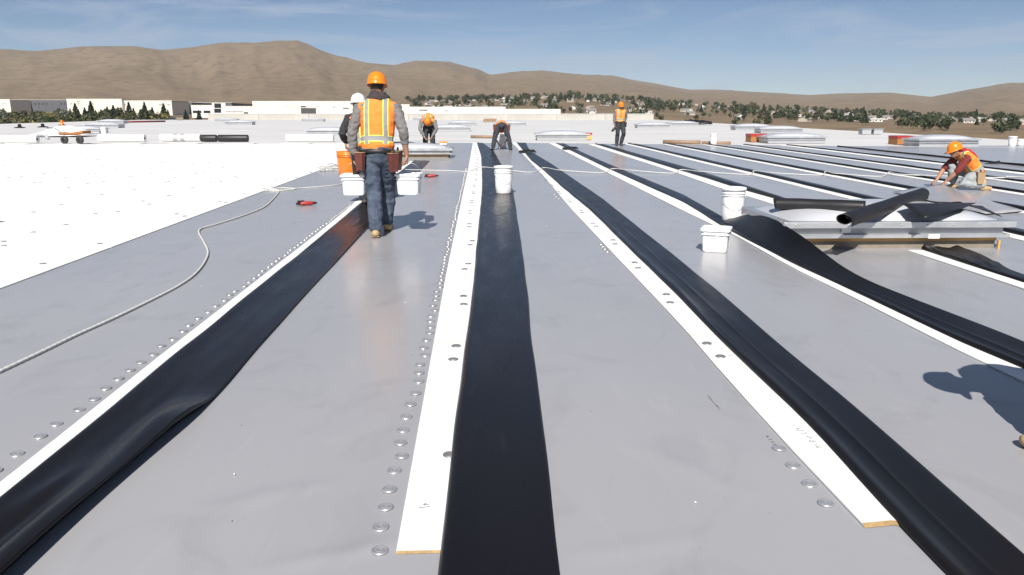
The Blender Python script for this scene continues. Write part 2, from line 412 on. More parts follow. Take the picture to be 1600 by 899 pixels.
# ------------------------------------------------------------------ fastener plates
pl = MB().lathe([(0.031, 0.0), (0.0302, 0.003), (0.027, 0.0058), (0.0235, 0.0056), (0.020, 0.0022), (0.0165, 0.002), (0.0135, 0.0058), (0.010, 0.006), (0.0075, 0.003), (0.0, 0.0035)], n=18)
plate_me = pl.mesh('fastener_plate', M_galv); platd_me = pl.mesh('fastener_plate_dull', M_plate)
def plate(x, y, z, parent, me=None, s=1.0):
    o = bpy.data.objects.new('fastener_plate', me or plate_me); C.objects.link(o); o.parent = parent
    o.location = (x - parent.location.x, y - parent.location.y, z); o.scale = (s, s, s)
    o.rotation_euler = (random.uniform(-.05, .05), random.uniform(-.05, .05), random.uniform(0, 6))
y = 2.25
while y < 20.5:                                  # row left of the centre strip
    plate(-0.365 - 0.004 * (y - 2.5) + random.uniform(-.013, .013), y, 0.006, sheet_mid)
    y += random.uniform(0.135, 0.185)
y = 2.3
while y < 19.5:                                  # row left of the left strip
    plate(-2.0 - 0.007 * (y - 2.5) + random.uniform(-.013, .013), y, 0.006, sheet_left)
    y += random.uniform(0.14, 0.19)
for p in [(1217,703),(1239,730),(1264,758.5),(1290,789),(939,382.6),(942,386),(945,390),(949,394),(866,305),(869,308),(873,311)]:
    q = G(*p); plate(q.x, q.y, 0.006, sheet_c)
# plates in the white boards
cnt = 0; far_pl = MB()
for i in range(15):
    for j in range(26):
        for d in (0, 0.24):
            x = -4.12 - 1.22 * i + random.uniform(-.06, .06) - d * 0.4; yy = 3.6 + 1.28 * j + d + random.uniform(-.06, .06)
            if yy > 35.5 or AT(0, 300, yy).x > x + 0.4 or random.random() < (.12 if d == 0 else .35): continue
            yy += random.uniform(-.25, .25); x += random.uniform(-.15, .15)
            if x > -4.06: continue
            if yy < 21 and cnt < 280: plate(x, yy, 0.0125, boards, platd_me); cnt += 1
            else: far_pl.lathe([(0.03, 0.013), (0.029, 0.017), (0.0, 0.017)], n=8, c=(x + 4.0, yy, 0))
fp = far_pl.build('fastener_plate', M_plate, boards); tag(fp, kind='stuff')

# ------------------------------------------------------------------ white strips and black folded strips
def tabXY(pts): return sorted([(p.y, p.x) for p in pts])
def white_strip(label, tab, y0, y1, w=0.30, ragged=False, grp=None):
    e = empty('white_board_strip', (lerp_tab(tab, (y0+y1)/2), y0, 0), 0, label, 'board strip'); ox, oy = e.location.x, e.location.y
    segs = []; y = y0
    while y < y1: segs.append((y, min(y + 2.44, y1))); y += 2.44
    for si, (a, b) in enumerate(segs):
        m = MB(); k = 4; top = 0.0135 + (0.0008 if si % 2 else 0)
        g = 0.0015
        T = [[(lerp_tab(tab, a+g+(b-a-2*g)*i/k) - ox + (w*j/3), a+g+(b-a-2*g)*i/k - oy, top) for j in range(4)] for i in range(k+1)]
        if ragged and si == 0: T[0] = [(p[0], p[1] + 0.018 * math.sin(i*2.1), p[2]) for i, p in enumerate(T[0])]
        m.grid(T, smooth=False)
        B = [[(p[0], p[1] - ((.022 if ragged else .007) if ri == 0 and si == 0 else 0), 0.0062) for p in r] for ri, r in enumerate(T)]
        n4 = 4
        def skirt(A, Bq, mi): m.grid([A, Bq], mi=mi, smooth=False)
        skirt(T[0], B[0], 1); skirt(T[-1], B[-1], 1)
        skirt([r[0] for r in T], [r[0] for r in B], 0); skirt([r[-1] for r in T], [r[-1] for r in B], 0)
        m.build('board', [M_white, M_brown], e)
    return e
PROF_FOLD = [(0, .014), (.015, .027), (.045, .036), (.09, .037), (.15, .030), (.21, .021), (.32, .0175), (.41, .019), (.455, .0225), (.50, .0185), (.8, .017), (1, .0155)]
PROF_FLAT = [(0, .015), (.015, .026), (.05, .034), (.1, .034), (.2, .026), (.35, .021), (.6, .019), (.85, .018), (1, .0165)]
PROF_PUFF = [(u, .013 + (z - .013) * 1.9) for u, z in PROF_FOLD]
def black_strip(label, ltab, rtab, y0, y1, prof, ny, zfun=None, undercut=None, name='black_membrane_strip', wob=0.006, group=None):
    us = [0, .008, .02, .035, .055, .08, .11, .15, .18, .22, .27, .33, .39, .43, .455, .48, .51, .56, .62, .7, .78, .86, .93, .97, 1.0]
    ox, oy = lerp_tab(ltab, (y0+y1)/2), y0
    rows = []
    for i in range(ny + 1):
        y = y0 + (y1 - y0) * i / ny
        xl = sum(lerp_tab(ltab, y + d) for d in (-.3, -.15, 0, .15, .3)) / 5; xr = sum(lerp_tab(rtab, y + d) for d in (-.36, -.24, -.12, 0, .12, .24, .36)) / 7
        wl_ = 0.006 * N(y * 1.3, xl * 3); wr_ = 0.008 * N(y * 0.9, xr * 3 + 5)
        xl += wl_; xr += wr_; row = []
        row.append((xl + 0.006 - ox, y - oy, 0.004))
        for u in us:
            x = xl + (xr - xl) * u; z = lerp_tab(prof, u)
            z *= 1 + 0.25 * N(y * 0.8, 11 + u * 2)
            z += wob * (N(x * 7, y * 1.6, 2) + 0.5 * N(x * 16, y * 4, 9)) * min(1, u * 6) * min(1, (1 - u) * 5 + 0.25)
            if zfun: z = zfun(u, y, z)
            row.append((x - ox, y - oy, max(z, 0.0168)))
        uc = undercut(y) if undercut else 0.004
        row.append((xr - uc - ox, y - oy, 0.008))
        rows.append(row)
    e = MB().grid(rows).build(name, M_fold if prof is not PROF_FLAT else M_black, None, (ox, oy, 0), fix=True)
    if e.data.polygons[len(us)//2].normal.z < 0: e.data.flip_normals()
    return tag(e, label, 'membrane', group)

def pts(*l): return tabXY([G(*p) for p in l])
# centre
cw = pts((619.5,866),(674,560),(697,432),(724,300),(731,268),(739,223))
cb = pts((683.6,899),(686.6,866),(710,673),(725,560),(736,478),(741.5,417),(753,300),(753,273.5),(751.6,245),(744.6,222.5))
cr = pts((872,899),(866.5,843),(849.5,673),(834.5,560),(818,407),(802,300),(783.7,258.4),(770.5,235.7),(753.5,223.4))
CWe = white_strip('white board strip running up the middle beside a row of steel plates', cw, G(620,867).y, 36.3, 0.36)
black_strip('broad flat black membrane strip in the middle with the pail standing on it', cb, cr, -1.5, 36.2, PROF_FLAT, 190, wob=0.004)
# right of centre
r1w = pts((1345,821),(1209,677),(1105.7,560),(1070,517),(894.4,330),(850,277),(829,254.6),(799.8,223.4))
r1b = pts((1477,899),(1405.4,826),(1341,756),(1258,662),(1149,560),(1070,477),(921.8,330),(876.4,292.4),(850,268),(829,251),(806.5,223))
r1r = pts((1597.7,875),(1477,763.6),(1349,650.5),(1237.6,560),(1136.8,470),(1070,415),(940,311),(905,287),(863,258),(829,237.5),(821.6,224))
R1e = white_strip('white board strip with a ragged brown end and faint print, right of centre', r1w, G(1345,823).y, 36.3, 0.34, True)
black_strip('black folded membrane strip covering the ragged white strip, right of centre', r1b, r1r, -1.5, 36.2, PROF_FOLD, 190)
# left
lw = pts((0,760),(249,560),(500,363.6),(572.5,303.6)); lw.append((24.0, -2.12))
lb = pts((0,786),(271.5,560),(500,373),(573,310.7),(637,260)); lb.append((24.4, -2.03))
lr = pts((30,899),(151,786),(264,692),(324,641),(392,560),(480,459),(544,391),(576,357),(617,310)); lr.append((24.4, -1.56))
white_strip('narrow white board strip under the leftmost black membrane', lw, -1.5, 23.2, 0.22)
def lz(u, y, z):
    k = smooth01((3.95 - y) / 0.45)
    z += k * 0.055 * smooth01((u - 0.45) / 0.4) * (1 + 0.4 * N(y * 1.5, 4)) 
    z += k * 0.03 * max(0, N(u * 3 + y * 1.2, y * 2.2 - u * 2, 5)) * math.sin(math.pi * u)
    return z
black_strip('leftmost black membrane strip with a wrinkled upturned edge', lb, lr, -1.5, 23.4, PROF_FLAT, 150, lz, lambda y: 0.004 + 0.05 * smooth01((3.95 - y) / 0.45))
# strip that climbs onto the near skylight
r2w = pts((1600,599.6),(1504,553.7),(1337,468.6),(1237,420),(1150,370),(1066,330),(940,266),(857.5,224.3))
r2b = pts((1600,579),(1547,560),(1337,460),(1237,413.5),(1130,357),(1070,318.7),(940,260),(867,224))
r2r = pts((1600,544),(1504,507),(1404,470)); ZR = [(4.0, 0.02)]
for (px, py, z) in [(1337,433.5,.05),(1277,390,.14),(1245,364,.23),(1222,351,.285),(1190,337,.285),(1160,336,.20),(1140,347,.03)]:
    q = G(px, py, z); r2r.append((q.y, q.x)); ZR.append((q.y, z))
for p in [(1070,306.7),(940,252.7),(899,233.8),(882,225)]:
    q = G(*p); r2r.append((q.y, q.x)); ZR.append((q.y, 0.0))
r2r.sort(); ZR.sort()
def r2z(u, y, z): return z + sum(lerp_tab(ZR, y + d) for d in (-.4, -.27, -.13, 0, .13, .27, .4)) / 7 * (max(0, u - 0.12) / 0.88) ** 1.25
white_strip('white board strip passing left of the near skylight', r2w, -1.5, 35.6, 0.28)
black_strip('black membrane strip flared up against the corner of the near skylight', r2b, r2r, -1.5, 35.6, PROF_FOLD, 220, r2z)
# strip interrupted by the skylight
r3w = pts((1600,453.6),(1425.5,397),(1195,316),(1129.5,296.5),(1057.5,271),(917,225.6))
r3b = pts((1600,445),(1437,393.5),(1205,310),(1057.5,266),(925,224.5))
r3r = pts((1600,433.6),(1540,413),(1218,308),(1089,267),(945,226.8))
white_strip('short white board strip ending at the front of the near skylight', [(-2, 4.46), (9, 4.44)], -1.5, 8.1, 0.26)
black_strip('black membrane strip bunched up at the front foot of the near skylight', [(-2, 4.60), (6.5, 4.59), (8.2, 4.60)], [(-2, 4.82), (6.7, 4.80), (7.3, 4.86), (7.6, 5.0), (8.15, 5.05)], -1.5, 8.12, PROF_FOLD, 70,
            lambda u, y, z: z + 0.03 * smooth01((y - 6.9) / 0.6) * (0.6 + N(u * 5, y * 6)))
white_strip('white board strip running back from behind the near skylight', r3w, 9.9, 34.6, 0.30)
black_strip('black membrane strip running back from behind the near skylight', r3b, r3r, 9.9, 34.6, PROF_PUFF, 120)
ORD = ['fifth', 'sixth', 'seventh', 'eighth', 'ninth', 'tenth']
for k, x in enumerate(XS[5:10]):
    jl = [(y, x + 0.05 * N(y * .12, k * 7) ) for y in range(-2, 40)]
    y1 = yend(x) - 0.1
    white_strip('%s white board strip counting right from the leftmost strip' % ['sixth', 'seventh', 'eighth', 'ninth', 'tenth'][k], jl, -1.5, y1, 0.28 if k < 4 else 0.42)
    jb = [(y, v + (0.21 if k < 4 else 0.34) + 0.02 * N(y * .3, k)) for y, v in jl]
    jr = [(y, v + 0.55 + (0.12 if k == 4 else 0) + 0.05 * N(y * .22, k * 3 + 9)) for y, v in jl]
    black_strip('%s black membrane strip counting right from the leftmost strip' % ['sixth', 'seventh', 'eighth', 'ninth', 'tenth'][k], jb, jr, -1.5, y1 + 0.1, PROF_PUFF, 110)
jl = [(y, XS[10] + 0.03 * N(y * .2, 3)) for y in range(-2, 40)]
black_strip('thin black membrane edge farthest right on the roof', jl, [(y, v + 0.16) for y, v in jl], -1.5, 32, PROF_PUFF, 60)
# plates through the white strips
for e, tab, off in ((CWe, cb, -0.07), (R1e, r1b, -0.09)):
    y = 4.5
    while y < 34:
        for d in (0, 0.27): plate(lerp_tab(tab, y + d) + off + random.uniform(-.02, .02) - (0.06 if y > 9 else 0), y + d, 0.0145, e, platd_me)
        y += 1.36
q = G(703, 716); plate(q.x, q.y, 0.0145, CWe, platd_me)
# faint printed marks on the ragged white strip and on the grey sheet (illegible in the photo: short strokes)
def marks(parent, p0, p1, n, h, z, mtl):
    a, b = G(*p0), G(*p1); d = (b - a); m = MB(); off = parent.location
    u = d.normalized(); v = Vector((-u.y, u.x, 0))
    for i in range(n):
        c = a + d * ((i + .5) / n) - Vector((off.x, off.y, 0))
        for k in range(random.choice((2, 3))):
            ang = random.choice((0.0, 0.5, -0.4, 1.57)); L = h * random.uniform(.5, .95) * (0.55 if ang == 1.57 else 1)
            dd = (v * math.cos(ang) + u * math.sin(ang)) * L / 2; cc = c + u * random.uniform(-.25, .25) * d.length / n + v * (random.uniform(-.3, .3) * h if ang == 1.57 else 0)
            t = Vector((-dd.y, dd.x, 0)).normalized() * 0.0022
            m.add([cc - dd - t + Vector((0,0,z)), cc + dd - t + Vector((0,0,z)), cc + dd + t + Vector((0,0,z)), cc - dd + t + Vector((0,0,z))], [(0,1,2,3)])
    m.build('print', mtl, parent)
M_faint = mat('faint print', (0.66, 0.66, 0.66), 0.7)
marks(R1e, (1240,668), (1282,706), 9, 0.045, 0.0165, M_faint); marks(R1e, (1125,546), (1145,563), 4, 0.04, 0.0165, M_faint)
marks(sheet_c, (1106,620), (1125,642), 12, 0.014, 0.0085, M_ink)
marks(sheet_c, (1198,682), (1212,699), 4, 0.02, 0.0085, M_ink)
marks(CWe, (658,806), (668,790), 1, 0.05, 0.0165, M_ink)

# ------------------------------------------------------------------ skylights
def make_skylight(w, d, label, rz=0, wood=True, near=False):
    e = empty('skylight', (0, 0, 0), rz, label, 'skylight')
    def ring(z0, z1, ww, dd, t, name, mtl, bev=0.0):
        m = MB(); zc, hh = (z0 + z1) / 2, z1 - z0
        m.box((0, -dd/2 + t/2, zc), (ww, t, hh), bev=bev); m.box((0, dd/2 - t/2, zc), (ww, t, hh), bev=bev)
        m.box((-ww/2 + t/2, 0, zc), (t, dd - 2*t, hh), bev=bev); m.box((ww/2 - t/2, 0, zc), (t, dd - 2*t, hh), bev=bev)
        return m.build(name, mtl, e)
    if wood:
        ring(0.0, 0.08, w - 0.26, d - 0.26, 0.04, 'curb', M_tan)
        ring(0.08, 0.125, w - 0.24, d - 0.24, 0.05, 'nailer', M_wood)
    else:
        ring(0.0, 0.125, w - 0.16, d - 0.16, 0.05, 'curb', M_curb)
    ring(0.125, 0.16, w - 0.07, d - 0.07, 0.1, 'lower_flange', M_alu)
    ring(0.16, 0.235, w - 0.17, d - 0.17, 0.05, 'riser', M_curb)
    fr = ring(0.235, 0.30, w, d, 0.12, 'frame', M_alu, 0.006 if near else 0.0)
    if near:
        sc = MB().ball((0, 0, 0), 0.009, 8).mesh('screw', M_galv)
        for i in range(9):
            o = bpy.data.objects.new('screw', sc); C.objects.link(o); o.parent = fr; o.location = (-w/2 + 0.12 + (w - .24) * i / 8, -d/2 - 0.001, 0.27)
        MB().box((0.38, -d/2 + 0.03, 0.142), (0.12, 0.012, 0.045)).build('sticker', M_hdpe, e)
        MB().box((-0.55, -d/2 + 0.07, 0.205), (0.10, 0.012, 0.05)).build('latch', M_alu, e)
    def dome(x0, x1):
        nx, ny = 22, 14; rows = []
        for i in range(ny + 1):
            v = -1 + 2 * i / ny; row = []
            for j in range(nx + 1):
                u = -1 + 2 * j / nx
                h = max(0.0, (1 - abs(u) ** 2.6)) ** 0.75 * max(0.0, (1 - abs(v) ** 2.4)) ** 0.75
                row.append((x0 + (x1 - x0) * (u + 1) / 2, v * (d / 2 - 0.09), 0.296 + 0.155 * h))
            rows.append(row)
        MB().grid(rows).build('dome', M_dome, e)
    dome(-w/2 + 0.08, w/2 - 0.08)
    return e
SK_W, SK_D = 2.48, 1.42
near_sk = make_skylight(SK_W, SK_D, 'large near skylight with black membrane rolls lying on its milky dome', near=True)
near_sk.location = (4.37, 8.14 + SK_D / 2, 0.004)
MB().box((1.11, -SK_D/2 + 0.06, 0.045), (0.022, 0.022, 0.09)).build('shim', M_yel, near_sk)
sk2 = make_skylight(2.6, 1.35, 'skylight behind the man carrying white pails, near the end of the grey membrane'); sk2.location = (-2.25, 25.4, 0)
skA = make_skylight(2.7, 1.4, 'skylight with a red and yellow box at its right end', wood=False)
q = G(880, 219); skA.location = (q.x, q.y + .7, 0)
def red_end(e, x, zs=1.0):
    MB().box((x, -0.40, 0.13), (0.26, 0.5, 0.22)).build('end_box', M_yel, e)
    MB().box((x, -0.40, 0.29), (0.28, 0.52, 0.10)).build('end_box_top', M_red, e)
far_list = [(512,211,2.7,'skylight left of the man with white pails, beyond the white roll'),
    (372,195,2.9,'front one of two skylights in the far left middle of the roof'), (352,190,3.0,'rear one of two skylights in the far left middle of the roof'),
    (122,208,2.8,'skylight right behind the orange cart'), (158,200,2.9,'middle of three skylights stepping back behind the orange cart'), (172,193,3.0,'rearmost of three skylights stepping back behind the orange cart'),
    (705,205,2.8,'skylight behind the bent man in orange, left of the far centre'), (722,196,2.9,'skylight farther back behind the bent man in orange'), (800,197,2.9,'far skylight behind the man bending over the pail'),
    (1022,200,2.9,'far skylight right of the standing man'), (1068,197,2.9,'far skylight beside dark scraps, right of the standing man'),
    (1178,203,2.9,'far skylight directly behind the one with the plywood crate'), (1222,208,2.9,'thin far skylight behind the one with the plywood crate'),
    (1246,224,2.75,'skylight with a red topped plywood crate at its left, right of centre'),
    (1484,229,2.6,'skylight behind the kneeling man in the red neck cloth'),
    (488,190,3.0,'very far skylight near the back parapet'), (660,188,3.0,'very far skylight before the back parapet, middle'), (945,186,3.0,'very far skylight behind the standing man')]
for px, py, w, lab in far_list:
    q = G(px, py); o = copy_tree(skA, (q.x, q.y + 0.7, 0), 0.0, lab); o.scale = (w / 2.7, 1, 1)
red_end(skA, 1.30)
def crate(px, py, w, h, label):
    q = G(px, py); e = empty('plywood_crate', (q.x, q.y, 0), 0, label, 'crate')
    MB().box((0, .4, h*0.34), (w, .8, h*0.68), bev=.01).build('body', M_ply, e)
    MB().box((0, .4, h*0.84), (w*1.02, .82, h*0.32), bev=.01).build('top_band', M_red, e)
    MB().box((w/2 + .03, .4, h*.34), (.06, .8, h*.66)).build('end_batten', M_yel, e)
crate(1189, 222, 0.95, 0.36, 'orange plywood crate with red top beside a skylight right of centre')
crate(1416, 226, 0.8, 0.36, 'orange plywood crate with red top behind the kneeling man')

# black rolls and flaps on the near skylight
def roll(name, label, a, b, r, turns=1.6, wave=0.0, mtl=None, flap=0.0, n=30, flat=1.0, lip=0.0, scallop=0.0):
    a, b = Vector(a), Vector(b); t = (b - a).normalized(); s = Vector((-t.y, t.x, 0)).normalized(); up = t.cross(s) * -1
    if up.z < 0: up = -up
    mid = (a + b) / 2; prof = []; K = int(20 * turns)
    for k in range(K + 1):
        th = 2 * math.pi * turns * k / K; rr = r * (0.62 + 0.38 * k / K)
        prof.append((rr * math.cos(th + 2.2), rr * math.sin(th + 2.2)))
    if flap:
        x, y = prof[-1]; dx, dy = prof[-1][0] - prof[-2][0], prof[-1][1] - prof[-2][1]; q = math.hypot(dx, dy)
        for k in range(1, 6): prof.append((x + dx / q * flap * k / 5, max(-r * .95, y + dy / q * flap * k / 5 - 0.02 * k)))
    rows = []
    for i in range(n + 1):
        k = i / n; c = a.lerp(b, k) - mid; c = c + s * (wave * math.sin(k * 4 + 1)); sc = 1 + 0.12 * N(k * 3, r * 50)
        row = []
        for kk, p in enumerate(prof):
            edge = max(0.0, 1 - k * 5); tail = max(0, kk - K)
            v = c + s * (p[0] * sc) + up * (p[1] * sc * flat) - t * (lip * edge * (0.5 + 0.5 * math.cos(kk * .31 + 1)))
            if tail: v += up * (scallop * tail * max(0.0, math.sin(k * 7.5 - 1.2)) + .004 * N(k * 9, kk))
            row.append(v)
        rows.append(row)
    o = MB().grid(rows).build(name, mtl or M_blackm, None, mid)
    sm = o.modifiers.new('thick', 'SOLIDIFY'); sm.thickness = 0.004
    return tag(o, label, 'roll')
Z0 = 0.30
roll('black_membrane_roll', 'black membrane roll lying along the back of the near skylight', G(1212, 318, Z0 + .13), G(1352, 322, Z0 + .15), 0.085, 1.35, 0.02, flap=0.13, flat=.82, scallop=.018, lip=.03)
pa, pb = G(1322, 343, Z0 + .12), G(1440, 302, Z0 + .19)
roll('black_membrane_roll', 'black membrane tube lying slantwise across the near skylight', pa, pb, 0.082, 1.22, 0.008, flat=.86, lip=.09, flap=.07)
def flap_sheet(name, label, corners, nu, nv, bulge, mtl, cat='membrane', amp=0.02, z0=0.0):
    a, b, c, d = [Vector(p) for p in corners]; mid = (a + b + c + d) / 4; rows = []
    for i in range(nu + 1):
        u = i / nu; row = []
        for j in range(nv + 1):
            v = j / nv; p = (a.lerp(b, v)).lerp(d.lerp(c, v), u)
            p = p - mid; p.z += bulge * math.sin(math.pi * u) * math.sin(math.pi * v) + amp * N(u * 4 + mid.x, v * 4)
            row.append(p)
        rows.append(row)
    o = MB().grid(rows).build(name, mtl, None, mid); sm = o.modifiers.new('thick', 'SOLIDIFY'); sm.thickness = 0.004
    return tag(o, label, cat)
flap_sheet('black_membrane_scrap', 'pointed black membrane scrap draped over the right of the near skylight', [G(1408,318,Z0+.185), G(1446,340,Z0+.085), G(1506,325,Z0+.13), G(1525,317,Z0+.09)], 10, 10, 0.012, M_blackm, amp=.008)
flap_sheet('black_membrane_scrap', 'dark membrane scrap hanging over the back right corner of the near skylight', [G(1440,314,.40), G(1500,316,.41), G(1566,339,.305), G(1535,322,.32)], 10, 10, 0.012, M_blackm, amp=.008)
# lifted grey sheet by the kneeling man
ga = [G(1395,300,.03), G(1470,288,.10), G(1600,330,.03), G(1540,335,.02)]
flap_sheet('grey_membrane_flap', 'grey membrane sheet being lifted by the kneeling man', [ga[0], ga[1], ga[2], ga[3]], 16, 10, 0.05, M_grey, amp=0.015)
q = G(1558, 257); flap_sheet('black_membrane_scrap', 'small black triangle scrap on grey membrane right of the kneeling man', [q + Vector((-.35,0,.01)), q + Vector((.1,-.03,.02)), q + Vector((.12,.1,.1)), q + Vector((-.3,.06,.02))], 5, 5, .01, M_blackm)
for px, py, lab in [(826,240,'small folded black membrane end on the strip right of centre'), (893,235,'small folded black membrane end on the third strip from centre')]:
    q = G(px, py); flap_sheet('black_membrane_scrap', lab, [q + Vector((-.35,-.1,.05)), q + Vector((.25,-.3,.06)), q + Vector((.2,.25,.12)), q + Vector((-.3,.5,.07))], 6, 6, .05, M_blackm)

# ------------------------------------------------------------------ pails
def round_pail(loc, h, r, label, rz=0, lid=True, mtl=None, label_patch=None, handle='down'):
    mtl = mtl or M_hdpe
    e = empty('pail', loc, rz, label, 'pail'); b = 0.86 * r
    def rad(z): return b + (r - b) * z / h
    P = [(0, 0.006), (b*.9, 0.006), (b*.96, 0.0), (b, 0.008)] + [(rad(h*k), h*k) for k in (.3, .6, .74)]
    for zc in (.77, .84): P += [(rad(h*zc), h*zc), (rad(h*zc)+.012, h*zc+.002), (rad(h*zc)+.012, h*zc+.010), (rad(h*zc), h*zc+.012)]
    P += [(rad(h*.95), h*.95), (r, h - 0.004)]
    if not lid: P += [(r - .006, h), (rad(h*.9)-.01, h*.9), (b - .012, .02), (0, .02)]
    MB().lathe(P, 40).build('bucket', mtl, e)
    if lid: MB().lathe([(r*.9, h-.032), (r+.012, h-.034), (r+.013, h-.004), (r+.006, h+.004), (r-.012, h+.003), (r-.018, h-.006), (0, h-.007)], 40).build('lid', mtl, e)
    pts_ = []
    for k in range(17):
        a = math.pi * k / 16
        if handle == 'down': pts_.append(Vector((math.cos(a) * (r + .014), -math.sin(a) * (r * .8) * .45 - .0, h*.8 - math.sin(a) * r * 1.25)))
        else: pts_.append(Vector((math.cos(a) * (r + .012), 0, h*.88 + math.sin(a) * r * 1.15)))
    if handle == 'down':
        pts_ = [Vector((p.x, -math.sqrt(max(0, (rad(max(0.02, p.z)) + .016) ** 2 - min(abs(p.x), rad(max(.02, p.z)) + .016) ** 2)), p.z)) for p in pts_]
    if handle: MB().tube(pts_, 0.0022, 6).build('handle', M_wire, e)
    if label_patch:
        for (a0, a1, z0, z1, mt) in label_patch:
            rows = [[((rad(z)+.0015) * math.sin(a0 + (a1-a0)*k/6), -(rad(z)+.0015) * math.cos(a0 + (a1-a0)*k/6), z) for k in range(7)] for z in (z0, z1)]
            MB().grid(rows).build('label', mt, e)
    return e
def square_pail(loc, label, rz=0, s=0.235, h=0.24, handle='down', tilt=0):
    e = empty('square_pail', loc, rz, label, 'pail'); e.rotation_euler = (tilt, 0, rz)
    def sq(half, z, rr=0.03, n=5):
        out = []
        for cx, cy, a0 in ((1,1,0),(-1,1,90),(-1,-1,180),(1,-1,270)):
            for k in range(n):
                a = R(a0 + 90 * k / (n-1)); out.append(Vector((cx*(half-rr) + rr*math.cos(a), cy*(half-rr) + rr*math.sin(a), z)))
        return out
    def loft(rings, name, m):
        n = len(rings[0]); vs = [p for r_ in rings for p in r_]; fs = []
        for i in range(len(rings)-1):
            for k in range(n): fs.append((i*n+k, i*n+(k+1)%n, (i+1)*n+(k+1)%n, (i+1)*n+k))
        fs.append(tuple(range(n))[::-1]); fs.append(tuple((len(rings)-1)*n+k for k in range(n)))
        mb = MB(); mb.add(vs, fs, 0, False); return mb.build(name, m, e)
    a = s/2
    loft([sq(a*.86, 0), sq(a*.90, .01), sq(a*.97, h*.72), sq(a*1.08, h*.73), sq(a*1.08, h*.76), sq(a*.99, h*.77), sq(a, h*.9)], 'bucket', M_hdpe)
    loft([sq(a*1.09, h*.88), sq(a*1.13, h*.885), sq(a*1.13, h*.965), sq(a*1.08, h*.985), sq(a*1.0, h*.985), sq(a*.97, h*.965)], 'lid', M_hdpe)
    if handle == 'up': pp = [Vector((math.cos(math.pi*k/14)*a*1.1, 0, h*.8 + math.sin(math.pi*k/14)*.17)) for k in range(15)]
    else: pp = [Vector((math.cos(math.pi*k/14)*a*1.12, -math.sin(math.pi*k/14)*a*1.16, h*.80 - math.sin(math.pi*k/14)*.03)) for k in range(15)]
    MB().tube(pp, .0022, 6).build('handle', M_wire, e)
    return e
q = G(787, 305); round_pail((q.x, q.y + .14, .02), .47, .158, 'white lidded pail standing on the middle black strip', 0.3, label_patch=[(.75, 1.25, .125, .140, M_blk), (1.0, 1.3, .19, .197, M_ink), (.55, .7, .15, .155, M_faint)])
q = G(1147, 350); round_pail((q.x, q.y + .1, .008), .455, .150, 'white lidded pail with a red mark beside the near skylight', 0, label_patch=[(.66, 1.06, .125, .148, M_red), (.5, 1.2, .16, .172, M_faint), (.3, .45, .21, .216, M_faint), (.55,.8,.19,.195,M_ink)])
q = G(1126, 396); square_pail((q.x - .02, q.y + .13, .006), 'white square pail with a loose lid standing on grey membrane near the skylight', R(-22), 0.27, .25)
q = G(1116, 227); round_pail((q.x, q.y + .15, .0), .46, .15, 'white pail standing at the far end of the grey membrane', 0, handle=None)
q = G(785, 233); round_pail((q.x, q.y + .3, .006), .55, .18, 'white pail between the legs of the bending man', 0, handle=None)
q = G(163, 213); round_pail((q.x, q.y, 0), .5, .16, 'white pail behind the white roll near the cart', 0, handle=None)
q = G(1581, 228); round_pail((q.x, q.y, 0), .38, .16, 'lone white pail far right on the roof', 0, handle=None)
q = G(1594, 227); round_pail((q.x, q.y, 0), .25, .14, 'small white tub far right beside the lone pail', 0, handle=None)

# ------------------------------------------------------------------ ropes
def catmull(p, n=8):
    out = []; p = [p[0]] + p + [p[-1]]
    for i in range(1, len(p) - 2):
        a, b, c, d = p[i-1], p[i], p[i+1], p[i+2]
        for k in range(n):
            t = k / n; out.append(0.5 * ((2*b) + (c - a)*t + (2*a - 5*b + 4*c - d)*t*t + (3*b - a - 3*c + d)*t**3))
    out.append(p[-2]); return out
def rope(label, path, r, pitch=0.055, step=0.011):
    P = catmull(path, 10); Q = [P[0]]; acc = 0
    for a, b in zip(P, P[1:]):
        L = (b - a).length
        if L < 1e-6: continue
        while acc + L >= step:
            t = (step - acc) / L; a = a.lerp(b, t); Q.append(a); L = (b - a).length; acc = 0
        acc += L
    n = 9; vs = []; fs = []; o = Q[0].copy()
    for i, p in enumerate(Q):
        t = (Q[min(i+1, len(Q)-1)] - Q[max(i-1, 0)]).normalized(); s = Vector((-t.y, t.x, 0)).normalized(); u = s.cross(t) * -1
        tw = 2 * math.pi * i * step / pitch / 3
        for k in range(n):
            a = 2 * math.pi * k / n; rr = r * (0.84 + 0.20 * math.cos(3 * (a - tw)))
            vs.append(p + s * (rr * math.cos(a)) + u * (rr * math.sin(a)) - o)
    for i in range(len(Q) - 1):
        for k in range(n): fs.append((i*n+k, i*n+(k+1)%n, (i+1)*n+(k+1)%n, (i+1)*n+k))
    m = MB(); m.add(vs, fs, 0, True); ob = m.build('rope', M_rope, None, o)
    return tag(ob, label, 'rope')
rp = [(-40,598),(0,580),(60,552),(120,523),(180,496),(240,467),(280,446),(305,428),(320,409),(325,393),(318,377),(311,364),(315,357),(340,350),(380,337),(412,324),(427,311),(436,299),(428,296),(412,297),(428,299),(452,297),(462,295),(440,294),(420,296),(440,298),(470,294),(500,292),(527,289),(545,284)]
rope('long white rope winding over the grey membrane on the left', [G(px, py, 0.016) for px, py in rp], 0.0105)
cross = []
ytab = [(190,262),(330,264),(515,266),(600,265),(700,267),(731,268),(753,264),(790,268),(830,269.5),(850,265),(876,269),(940,270),(957,266.5),(985,269),(1050,271),(1064,268),(1095,271),(1170,273),(1178,270),(1205,273),(1280,274),(1290,271),(1310,274.5),(1375,276),(1390,272),(1415,276),(1560,281),(1575,276),(1640,280)]
